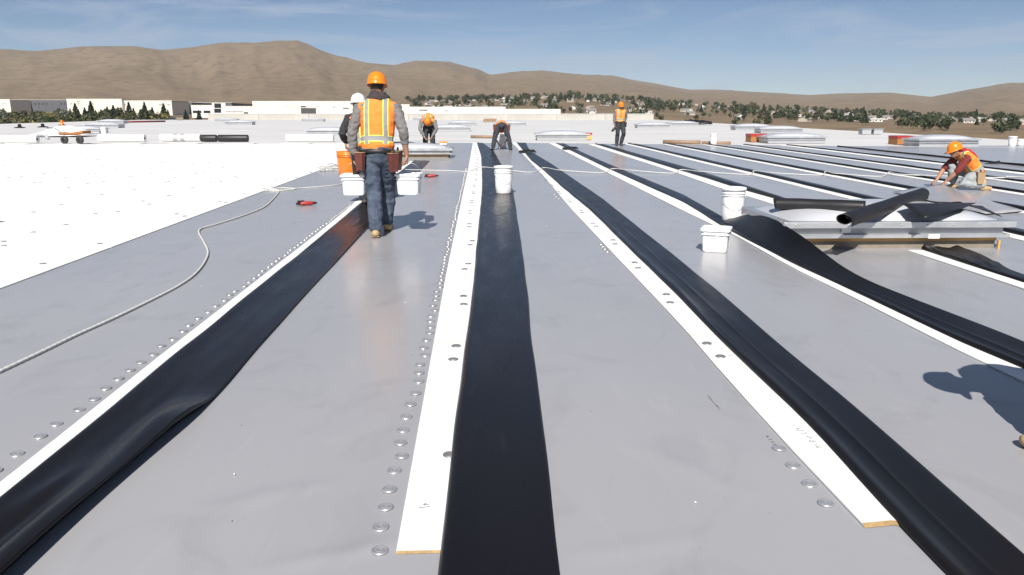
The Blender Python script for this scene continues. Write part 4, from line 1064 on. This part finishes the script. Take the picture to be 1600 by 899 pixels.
def log(px0, py0, px1, py1, r, label, mtl, name='cardboard_tube', cat='tube'):
    a, b = G(px0, py0), G(px1, py1); a.z = b.z = r; mid = (a + b) / 2; m = MB(); m.tube([a - mid, b - mid], r, 14, round_cap=False)
    o = m.build(name, mtl, None, mid); tag(o, label, cat)
log(736, 216, 775, 216.5, .075, 'brown cardboard tube left of the man bending over the pail', M_card)
log(1036, 225, 1094, 226, .085, 'brown cardboard tube at the end of the grey membrane', M_card)
log(1096, 226, 1142, 226.5, .07, 'pale cardboard tube behind the far white pail', M_card)
q = G(60, 218); ep = empty('pipe_elbow', (q.x, q.y, 0), 0, 'dark grey pipe elbow lying left of the cart', 'pipe')
MB().tube([(-.15, 0, .16), (.2, 0, .24), (.36, 0, .22), (.48, 0, .06)], [.07, .08, .08, .08], 12).build('elbow', M_curb, ep)
q = G(70, 214)
flap_sheet('white_tarpaulin', 'white tarpaulin mound behind the cart', [q + Vector((-1.3,-.3,.02)), q + Vector((2.2,-.3,.1)), q + Vector((2.0,2.5,.1)), q + Vector((-.3,2.5,.1))], 14, 14, .5, M_white, 'tarpaulin', .05)
for px, py, lab in [(31, 200, 'black roof vent cap at the far left'), (67, 199, 'black roof vent cap left of the orange cone')]:
    q = G(px, py); e = empty('roof_vent', (q.x, q.y, 0), 0, lab, 'vent'); MB().lathe([(.45, 0), (.4, .05), (.15, .09), (.12, .3), (0, .32)], 14).build('flashing', M_blk, e)
q = G(97, 196); e = empty('traffic_cone', (q.x, q.y, 0), 0, 'orange safety cone far left beyond the cart', 'cone')
MB().box((0, 0, .03), (.5, .5, .06)).build('base', M_blk, e); MB().lathe([(.2, .06), (.06, .5), (0, .51)], 16).build('cone_body', M_orange, e)
q = G(203, 192); log(200, 192, 258, 191, .1, 'dark red steel bar lying near the far left parapet', M_maroon, 'steel_bar', 'bar')
q = G(268, 188); e = empty('debris_heap', (q.x, q.y, 0), 0, 'low heap of dark and tan scraps near the back left parapet', 'debris')
MB().tube([(-.8,0,.15), (0,.2,.35), (.8,0,.15)], [.12, .2, .1], 8).build('dark_scrap', M_blk, e); MB().box((1.2,.1,.18), (.9,.7,.36), Matrix.Rotation(.3,3,'Z'), bev=.05).build('tan_sack', M_tan, e)
for px, py, lab in [(1083, 195, 'left of two black scraps far behind the standing man'), (1100, 195.5, 'right of two black scraps far behind the standing man')]:
    q = G(px, py); flap_sheet('black_scrap_heap', lab, [q + Vector((-.8,-.3,.05)), q + Vector((.8,-.3,.1)), q + Vector((.9,.6,.3)), q + Vector((-.8,.6,.5))], 6, 6, .2, M_blackm, 'debris', .15)
q = G(722, 181.5); log(719, 181.5, 724, 181.5, .25, 'small dark vent near the back parapet', M_blk, 'roof_vent', 'vent')
q = G(765, 191); e = empty('board_stack', (q.x, q.y, 0), 0, 'reddish brown stack of boards on the far roof', 'stack')
for k in range(3): MB().box((.03*k, 0, .09 + .13*k), (1.6, 1.2, .12)).build('board', M_card, e)
for px, lab in [(1351, 'left of two small grey exhaust boxes near the right roof edge'), (1369, 'right of two small grey exhaust boxes near the right roof edge')]:
    q = G(px, 210); e = empty('exhaust_box', (q.x, q.y, 0), 0, lab, 'vent'); MB().box((0, 0, .14), (.55, .55, .28), bev=.02).build('housing', M_curb, e); MB().box((0, 0, .31), (.62, .62, .05)).build('cap', M_galv, e)
q = G(-6, 352); e = empty('pipe_stub', (q.x - .12, q.y, .012), 0, 'dark pipe stub at the left edge casting a shadow on the white boards', 'pipe')
MB().lathe([(.10, 0), (.06, .02), (.055, .22), (.045, .22), (.045, .05), (0, .05)], 18).build('pipe', M_blk, e)

# ------------------------------------------------------------------ buildings beyond the roof
def bmat(name, c): return mat(name, c, 0.8, var=0.05, vscale=0.05)
M_cream = bmat('cream tilt-up wall', (0.72, 0.67, 0.58)); M_cream2 = bmat('pale cream wall', (0.76, 0.72, 0.64)); M_dgrey = bmat('dark grey wall', (0.095, 0.10, 0.115)); M_rgrey = bmat('roof ballast', (0.4, 0.39, 0.37)); M_glass = mat('dark glazing', (0.02, 0.025, 0.03), 0.15)
def building(px0, px1, ytop, D, depth, label, mtl, wins=(), ybot=None, joints=0, name='warehouse', docks=()):
    a, b = AT(px0, ytop, D), AT(px1, ytop, D); w = b.x - a.x; zt = a.z; zb = min(terrain_z(a.x, D), terrain_z(b.x, D), terrain_z(a.x, D + depth)) - 1.0
    e = empty(name, ((a.x + b.x)/2, D, zb), 0, label, 'building'); h = zt - zb
    k = max(1, joints); src = None
    for i in range(k):
        x = -w/2 + w*(i+.5)/k
        if src is None: src = MB().box((0, .2, h/2), (w/k - (.12 if k > 1 else 0), .4, h)).build('wall_panel', mtl, e, (x, 0, 0))
        else: child_copy(src, e, (x, 0, 0))
    MB().box((0, depth/2 + .3, h/2 - .4), (w - .02, depth - .2, h - .8)).build('hall', mtl, e)
    MB().box((0, depth/2 + .3, h - .38), (w - .8, depth - 1.0, .06)).build('roof_surface', M_rgrey, e)
    MB().box((0, .2, h + .08), (w + .1, .6, .16)).build('coping', M_cream2, e)
    for (u0, u1, y0, y1) in wins:
        A = AT(u0, y0, D); B_ = AT(u1, y1, D)
        fr = MB().box((0, 0, 0), (B_.x - A.x, .12, A.z - B_.z)).build('window', M_dgrey, e, ((A.x + B_.x)/2 - (a.x + b.x)/2, -.05, (A.z + B_.z)/2 - zb))
        MB().box((0, -.07, 0), ((B_.x - A.x)*.9, .04, (A.z - B_.z)*.84)).build('pane', M_glass, fr)
    return e
def winrow(xs, y0, y1, w): return [(x, x + w, y0, y1) for x in xs]
building(-60, 15, 155.5, 560, 60, 'cream warehouse end at the far left edge', M_cream, winrow([4, 8], 162, 163, 2))
building(15.5, 103, 156.5, 585, 60, 'dark grey wing of warehouse between two cream ones', M_dgrey, winrow([20, 27, 54, 60, 66, 72, 95, 100], 161.5, 163.5, 2.6), joints=8)
building(103.5, 190, 155, 545, 60, 'large cream warehouse on the left behind dark conifers', M_cream, winrow([110, 121, 143], 162, 163.2, 3) + winrow([120], 158.3, 159, 5), joints=8)
building(190.5, 268, 157.5, 548, 60, 'lower cream warehouse wing with dock canopies', M_cream, winrow([192, 199, 248, 261], 163.6, 164.6, 5), joints=7)
building(268.5, 300, 160, 580, 50, 'small dark grey warehouse wing left of the office with portal', M_dgrey, winrow([273, 291], 164.5, 166, 3), joints=3)
building(298.5, 357, 164.8, 460, 40, 'low cream office building with two dark window bands', M_cream2, [(301, 315, 173, 177), (318, 329, 173, 177)], joints=4, name='office_building')
building(331, 352, 161.5, 455, 12, 'cream entrance portal with dark glazing', M_cream2, [(334.5, 346, 170, 176.5), (334.5, 346, 162, 169)], name='entrance_portal')
building(352, 470, 166.5, 445, 40, 'long low cream office wing right of the entrance portal', M_cream2, [(352.5, 380, 174.5, 175.3), (381, 388, 175.6, 178.5)], joints=9, name='office_building')
building(300, 362, 160.5, 640, 60, 'dark roofed hall behind the entrance portal', M_dgrey, joints=4)
building(394, 560, 158.5, 520, 70, 'long cream warehouse with small dark openings left of the walking man', M_cream2, [(446, 452, 165.5, 167.5), (453, 457, 165.8, 167.5), (467, 478, 166, 167.6), (410, 418, 165.8, 166.3), (425, 431, 166, 166.4), (493, 500, 167, 167.6), (520, 524, 167, 168), (536, 545, 168.5, 170)], joints=14)
building(560, 640, 163.5, 560, 60, 'cream warehouse between the walking man and the town', M_cream, [(575, 580, 169, 170), (600, 606, 169, 170), (622, 626, 169, 171)], joints=6)
building(640, 790, 167.5, 430, 60, 'cream wall of low warehouse below the tree belt', M_cream2, [(655, 668, 171.6, 173), (695, 700, 173, 174)], joints=12)
building(790, 876, 171.0, 431, 60, 'cream end of low warehouse where the tree belt dips', M_cream2, [(812, 813, 174, 175.2)], joints=7)

# ------------------------------------------------------------------ trees and houses
def foliage(name, c, c2): return mat(name, c, 0.8, col2=c2, vscale=0.9, spec=0.15, detail=2, var=0.3)
FOL = [foliage('dark leaves', (0.042, 0.056, 0.030), (0.078, 0.098, 0.050)), foliage('olive leaves', (0.06, 0.07, 0.035), (0.12, 0.125, 0.065)), foliage('conifer needles', (0.018, 0.032, 0.018), (0.040, 0.058, 0.032)), foliage('silvery leaves', (0.13, 0.14, 0.11), (0.21, 0.22, 0.17)), foliage('yellow shrub', (0.20, 0.16, 0.045), (0.30, 0.26, 0.10)), foliage('russet leaves', (0.10, 0.055, 0.03), (0.15, 0.09, 0.05))]
M_bark = mat('bark', (0.09, 0.065, 0.045), 0.9, var=0.2, vscale=3)
def tree_src(kind, h, rw, mtl, seed, n=240):
    rnd = random.Random(seed); crown = MB()
    lobes = [(Vector((rnd.uniform(-.5,.5)*rw, rnd.uniform(-.5,.5)*rw, h*rnd.uniform(.45,.85))), rw*rnd.uniform(.38,.62)) for _ in range(7)]
    for _ in range(n):
        if kind == 'conifer':
            t = rnd.random() ** 0.7; z = h * (.08 + .92 * (1 - t)); rr = rw * t * (0.75 + .5*rnd.random()) * (1 if rnd.random() < .8 else .5); a = rnd.random()*6.283
            p = Vector((rr*math.cos(a), rr*math.sin(a), z)); s = rw * .26
        elif kind == 'shrub':
            a = rnd.random()*6.283; rr = rw*math.sqrt(rnd.random()); p = Vector((rr*math.cos(a), rr*math.sin(a), h*(.1 + .8*rnd.random()*(1 - (rr/rw)**2*.7)))); s = rw*.22
        else:
            c, lr_ = rnd.choice(lobes); d = Vector((rnd.gauss(0,1), rnd.gauss(0,1), rnd.gauss(0,1))).normalized(); p = c + d*lr_*(.6 + .45*rnd.random()); s = rw*.17
        for q in range(2):
            ax = Vector((rnd.gauss(0,1), rnd.gauss(0,1), rnd.gauss(0,1))).normalized(); b = ax.orthogonal().normalized(); c2 = ax.cross(b); s1 = s*rnd.uniform(.6,1.3); s2 = s*rnd.uniform(.5,1.1)
            crown.add([p + b*s1, p + c2*s2*.9, p - b*s1*.8, p - c2*s2], [(0,1,2,3)])
    trunk = MB(); th = h*(.9 if kind == 'conifer' else .6); tr = .025*h
    if kind != 'shrub':
        trunk.tube([(0,0,-.5), (.02*h,0,th*.5), (0,.02*h,th)], [tr, tr*.75, tr*.3], 7)
        if kind == 'tree':
            for k in range(4):
                a = k*1.7 + rnd.random(); trunk.tube([(0,0,th*.5), (math.cos(a)*rw*.35, math.sin(a)*rw*.35, h*.68), (math.cos(a)*rw*.55, math.sin(a)*rw*.55, h*.8)], [tr*.5, tr*.3, tr*.15], 6)
    else:
        for k in range(4): a = k*1.6; trunk.tube([(0,0,-.3), (math.cos(a)*rw*.4, math.sin(a)*rw*.4, h*.6)], [.05, .02], 5)
    return crown.mesh('crown', mtl), trunk.mesh('trunk', M_bark)
SRC = {'dark': [tree_src('tree', 8, 3.6, FOL[0], s) for s in (1, 2, 3)], 'olive': [tree_src('tree', 7, 3.4, FOL[1], s) for s in (4, 5)], 'conifer': [tree_src('conifer', 9, 2.3, FOL[2], s, 300) for s in (6, 7)], 'silver': [tree_src('tree', 7, 3.6, FOL[3], 8)], 'shrub': [tree_src('shrub', 2.2, 2.0, FOL[4], s, 160) for s in (9, 10)], 'russet': [tree_src('tree', 6, 3, FOL[5], 11)], 'dshrub': [tree_src('shrub', 2.4, 2.4, FOL[1], 12, 160)]}
LAB = {'dark': 'dark green tree', 'olive': 'olive green tree', 'conifer': 'dark conifer', 'silver': 'silvery green tree', 'shrub': 'yellow shrub', 'russet': 'russet brown tree', 'dshrub': 'olive shrub'}
def plant(kind, x, y, s, where, group, zs=1.0, z=None):
    global NB
    cr_me, tr_me = random.choice(SRC[kind]); shrub = 'shrub' in kind
    if not shrub and kind != 'conifer':
        NB += 1
        if NB > 285: FARTREES.append((kind, x, y, s)); return
    e = empty('shrub' if shrub else 'conifer_tree' if kind == 'conifer' else 'broadleaf_tree', (x, y, terrain_z(x, y) - .2 if z is None else z), random.random()*6.28, LAB[kind] + ' ' + where, 'shrub' if shrub else 'tree', LAB[kind] + 's ' + group)
    if not shrub and 'town' in where: s *= 0.52 + 0.42 * smooth01((math.hypot(x, y) - 350) / 700)
    e.scale = (s, s, s*zs)
    for nm, me in (('crown', cr_me), ('trunk', tr_me)):
        o = bpy.data.objects.new(nm, me); C.objects.link(o); o.parent = e
NB = 0; FARTREES = []
def dirx(px, r):
    d = ray(px, 172); t = r / math.hypot(d.x, d.y); return d.x * t, d.y * t
# conifers and shrubs before the left warehouses
ORDN = 'first second third fourth fifth sixth seventh eighth ninth tenth eleventh twelfth thirteenth fourteenth fifteenth sixteenth seventeenth eighteenth nineteenth last'.split()
for ci, (px, s) in enumerate([(110, .62), (118, .95), (123, .6), (132, .72), (142, 1.05), (149, .6), (158, .5), (168, .75), (177, .85), (190, .7), (201, 1.0), (208, .7), (216, .42), (222, .6), (227, 1.0), (237, .72), (255, .95), (262, .55), (290, .6), (311, .62)]):
    x, y = dirx(px + random.uniform(-1, 1), 415 if px > 296 else random.uniform(430, 505)); plant('conifer', x, y, s, 'before the cream warehouses, %s from the left' % ORDN[ci], 'before the cream warehouses', .95)
rnd = random.Random(3)
for i in range(190):
    px = rnd.uniform(-15, 262) if i % 3 else rnd.uniform(-15, 115); r = rnd.uniform(170, 500); x, y = dirx(px, r)
    if RX0 - 3 < x < RX1 and y < RY1 + 3: continue
    k = rnd.choices(['shrub', 'dshrub', 'olive', 'dark', 'silver'], [4, 3, 1.3, 1.0, .8])[0]
    plant(k, x, y, rnd.uniform(.5, .85) if k in ('olive', 'dark', 'silver') else rnd.uniform(1.1, 2.1), 'in the rough ground beyond the left roof edge', 'beyond the left roof edge')
# the town
def zone(px):
    for lim, t in ((760, 'above the low cream warehouse'), (955, 'left of the standing man'), (1060, 'right behind the standing man'), (1180, 'above the far white pail'), (1320, 'beyond the plywood crate'), (1440, 'left of the kneeling man'), (9999, 'above the kneeling man at the right')):
        if px < lim: return t
def house_src(w, d, h, rh, wallc, roofc, seed):
    mw = bmat('house wall %d' % seed, wallc); mr = bmat('house roof %d' % seed, roofc)
    wl_ = MB().box((0, 0, h/2 - .5), (w, d, h + 1)); 
    for s in (-1, 1): wl_.add([(s*w/2, -d/2, h), (s*w/2, d/2, h), (s*w/2, 0, h + rh)], [(0,1,2)])
    rf = MB()
    for s in (-1, 1): rf.add([(-w/2-.5, s*(d/2+.5), h-.25), (w/2+.5, s*(d/2+.5), h-.25), (w/2+.5, 0, h+rh+.1), (-w/2-.5, 0, h+rh+.1), (-w/2-.5, s*(d/2+.5), h-.05), (w/2+.5, s*(d/2+.5), h-.05), (w/2+.5, 0, h+rh+.3), (-w/2-.5, 0, h+rh+.3)], [(0,1,2,3),(4,5,6,7),(0,1,5,4),(1,2,6,5),(3,0,4,7)])
    win = MB().box((0, 0, 0), (1.6, .1, 1.2)).mesh('window', M_glass); dr = MB().box((0, 0, 0), (1.0, .1, 2.1)).mesh('door', M_ply)
    return wl_.mesh('wall', mw), rf.mesh('roof', mr), win, dr, w, d
HS = [house_src(13, 9, 3, 2.2, (.55,.53,.50), (.20,.19,.18), 1), house_src(15, 10, 3.2, 2, (.46,.41,.34), (.34,.32,.30), 2), house_src(12, 8, 4.6, 2.2, (.55,.54,.51), (.16,.13,.11), 3), house_src(17, 7, 2.8, 1.2, (.62,.62,.60), (.46,.46,.45), 4), house_src(12, 9, 3, 2.4, (.26,.22,.18), (.24,.23,.22), 5)]
HL = ['off white house with grey roof', 'tan house with pale roof', 'white two storey house', 'long low white house', 'brown house with grey roof']
def house(i, x, y, rz, where):
    wl_, rf, win, dr, w, d = HS[i]; hs = rnd.uniform(.50, .72); e = empty('house', (x, y, terrain_z(x, y)), rz, HL[i] + ' ' + where, 'house', HL[i] + ', ' + where); e.scale = (hs,)*3
    for nm, me in (('wall', wl_), ('roof', rf)):
        o = bpy.data.objects.new(nm, me); C.objects.link(o); o.parent = e
    for k in (-.32, .05, .34):
        o = bpy.data.objects.new('window', win); C.objects.link(o); o.parent = e; o.location = (w*k, -d/2 - .04, 1.6)
    o = bpy.data.objects.new('door', dr); C.objects.link(o); o.parent = e; o.location = (-w*.14, -d/2 - .04, 1.05)
spots = []
for i in range(150):
    for _ in range(30):
        px = rnd.uniform(645, 1640); r = 520 + 980 * rnd.random() ** .8
        if px < 900: r = rnd.uniform(750, 1560)
        if 1380 < px < 1640 and 360 < r < 560 and rnd.random() < .8: continue
        x, y = dirx(px, r)
        if all((x-a)**2 + (y-b)**2 > 18**2 for a, b in spots): break
    spots.append((x, y)); house(rnd.choices(range(5), [3, 3, 2, 3, 2])[0], x, y, rnd.choice((0, 1.57, .3, -.4, .8)), 'in the town ' + zone(px))
for i in range(225):
    px = rnd.uniform(640, 1650); r = 380 + 1150 * rnd.random() ** .7
    if px < 900: r = rnd.uniform(560, 1560)
    if 1330 < px < 1570 and 330 < r < 520 and rnd.random() < .75: continue
    if 1060 < px < 1120 and rnd.random() < .6: continue
    x, y = dirx(px, r); k = rnd.choices(['dark', 'olive', 'conifer', 'silver', 'russet'], [6, 2.2, 1.6, .9, .7])[0]
    plant(k, x, y, rnd.uniform(.7, 1.45), 'among town houses ' + zone(px), 'of the town ' + zone(px))
# denser groves seen as dark masses
GROVES = [(700, 1300, 10, 60), (735, 1150, 12, 40), (835, 1000, 14, 45), (905, 1100, 14, 40), (1015, 900, 14, 25), (1050, 950, 14, 25), (985, 620, 10, 30), (1230, 700, 12, 30), (1300, 640, 14, 45), (1345, 620, 12, 30), (1435, 620, 14, 28), (1460, 560, 12, 22), (1425, 440, 7, 16), (1450, 420, 8, 14), (1475, 420, 8, 14), (1565, 380, 6, 16), (1585, 430, 8, 16), (1175, 800, 8, 30), (870, 760, 10, 40)]
for cx, cr_, n, w in GROVES:
    for _ in range(n):
        x, y = dirx(cx + rnd.gauss(0, w/2), cr_ * rnd.uniform(.93, 1.08)); gz = zone(cx); plant(rnd.choices(['dark', 'olive', 'conifer'], [6, 1.5, 1])[0], x, y, rnd.uniform(.8, 1.5), 'in a town grove ' + gz, 'in town groves ' + gz)

# many more small trees read only as the dark belt of the town: one woodland mass
for _ in range(380):
    px = rnd.uniform(640, 1660); r = 560 + 1000 * rnd.random() ** .7
    if 1330 < px < 1570 and r < 600: continue
    x, y = dirx(px, r); FARTREES.append((rnd.choices(['dark', 'olive', 'silver', 'russet'], [6, 2.2, .8, .6])[0], x, y, rnd.uniform(.6, 1.3)))
wood = MB(); KI = {'dark': 0, 'olive': 1, 'silver': 2, 'russet': 3}
for kind, x, y, sc in FARTREES:
    sc *= 0.52 + 0.42 * smooth01((math.hypot(x, y) - 350) / 700); z0 = terrain_z(x, y); rw, h = 3.4 * sc, 7.5 * sc
    lob = [(Vector((rnd.uniform(-.5,.5)*rw, rnd.uniform(-.5,.5)*rw, h*rnd.uniform(.4,.85))), rw*rnd.uniform(.4,.65)) for _ in range(5)]
    wood.tube([(x, y, z0 - .5), (x, y, z0 + h*.55)], [.18*sc, .08*sc], 5, mi=4)
    for _ in range(70):
        c_, lr_ = rnd.choice(lob); d = Vector((rnd.gauss(0,1), rnd.gauss(0,1), rnd.gauss(0,1))).normalized(); p = Vector((x, y, z0)) + c_ + d*lr_*(.5 + .5*rnd.random())
        ax = Vector((rnd.gauss(0,1), rnd.gauss(0,1), rnd.gauss(0,1))).normalized(); b_ = ax.orthogonal().normalized(); c2 = ax.cross(b_); q_ = rw*.26*rnd.uniform(.6,1.3)
        wood.add([p + b_*q_, p + c2*q_*.9, p - b_*q_*.8, p - c2*q_], [(0,1,2,3)], KI[kind])
o = wood.build('woodland', [FOL[0], FOL[1], FOL[3], FOL[5], M_bark], fix=False); tag(o, 'belt of small dark trees all through the distant town', 'trees', None, 'stuff')
# ------------------------------------------------------------------ haze: the air between us and the hills
HZ = 7900.0; zl = min(v.co.z for v in bpy.data.objects['hills_terrain'].data.vertices) - 1; zh = max(v.co.z for v in bpy.data.objects['hills_terrain'].data.vertices) + 5
hz = MB().box((0, 0, (zl + zh) / 2), (2*HZ, 2*HZ, zh - zl)).build('haze', []); tag(hz, kind='stuff')
hm = bpy.data.materials.new('haze air'); hm.use_nodes = True; hn = hm.node_tree.nodes; hn.clear()
ho = hn.new('ShaderNodeOutputMaterial'); hv = hn.new('ShaderNodeVolumePrincipled'); hv.inputs['Color'].default_value = (0.90, 0.93, 0.97, 1); hv.inputs['Density'].default_value = 0.00006; hv.inputs['Anisotropy'].default_value = 0.0
hm.node_tree.links.new(hv.outputs[0], ho.inputs['Volume']); hz.data.materials.clear(); hz.data.materials.append(hm)
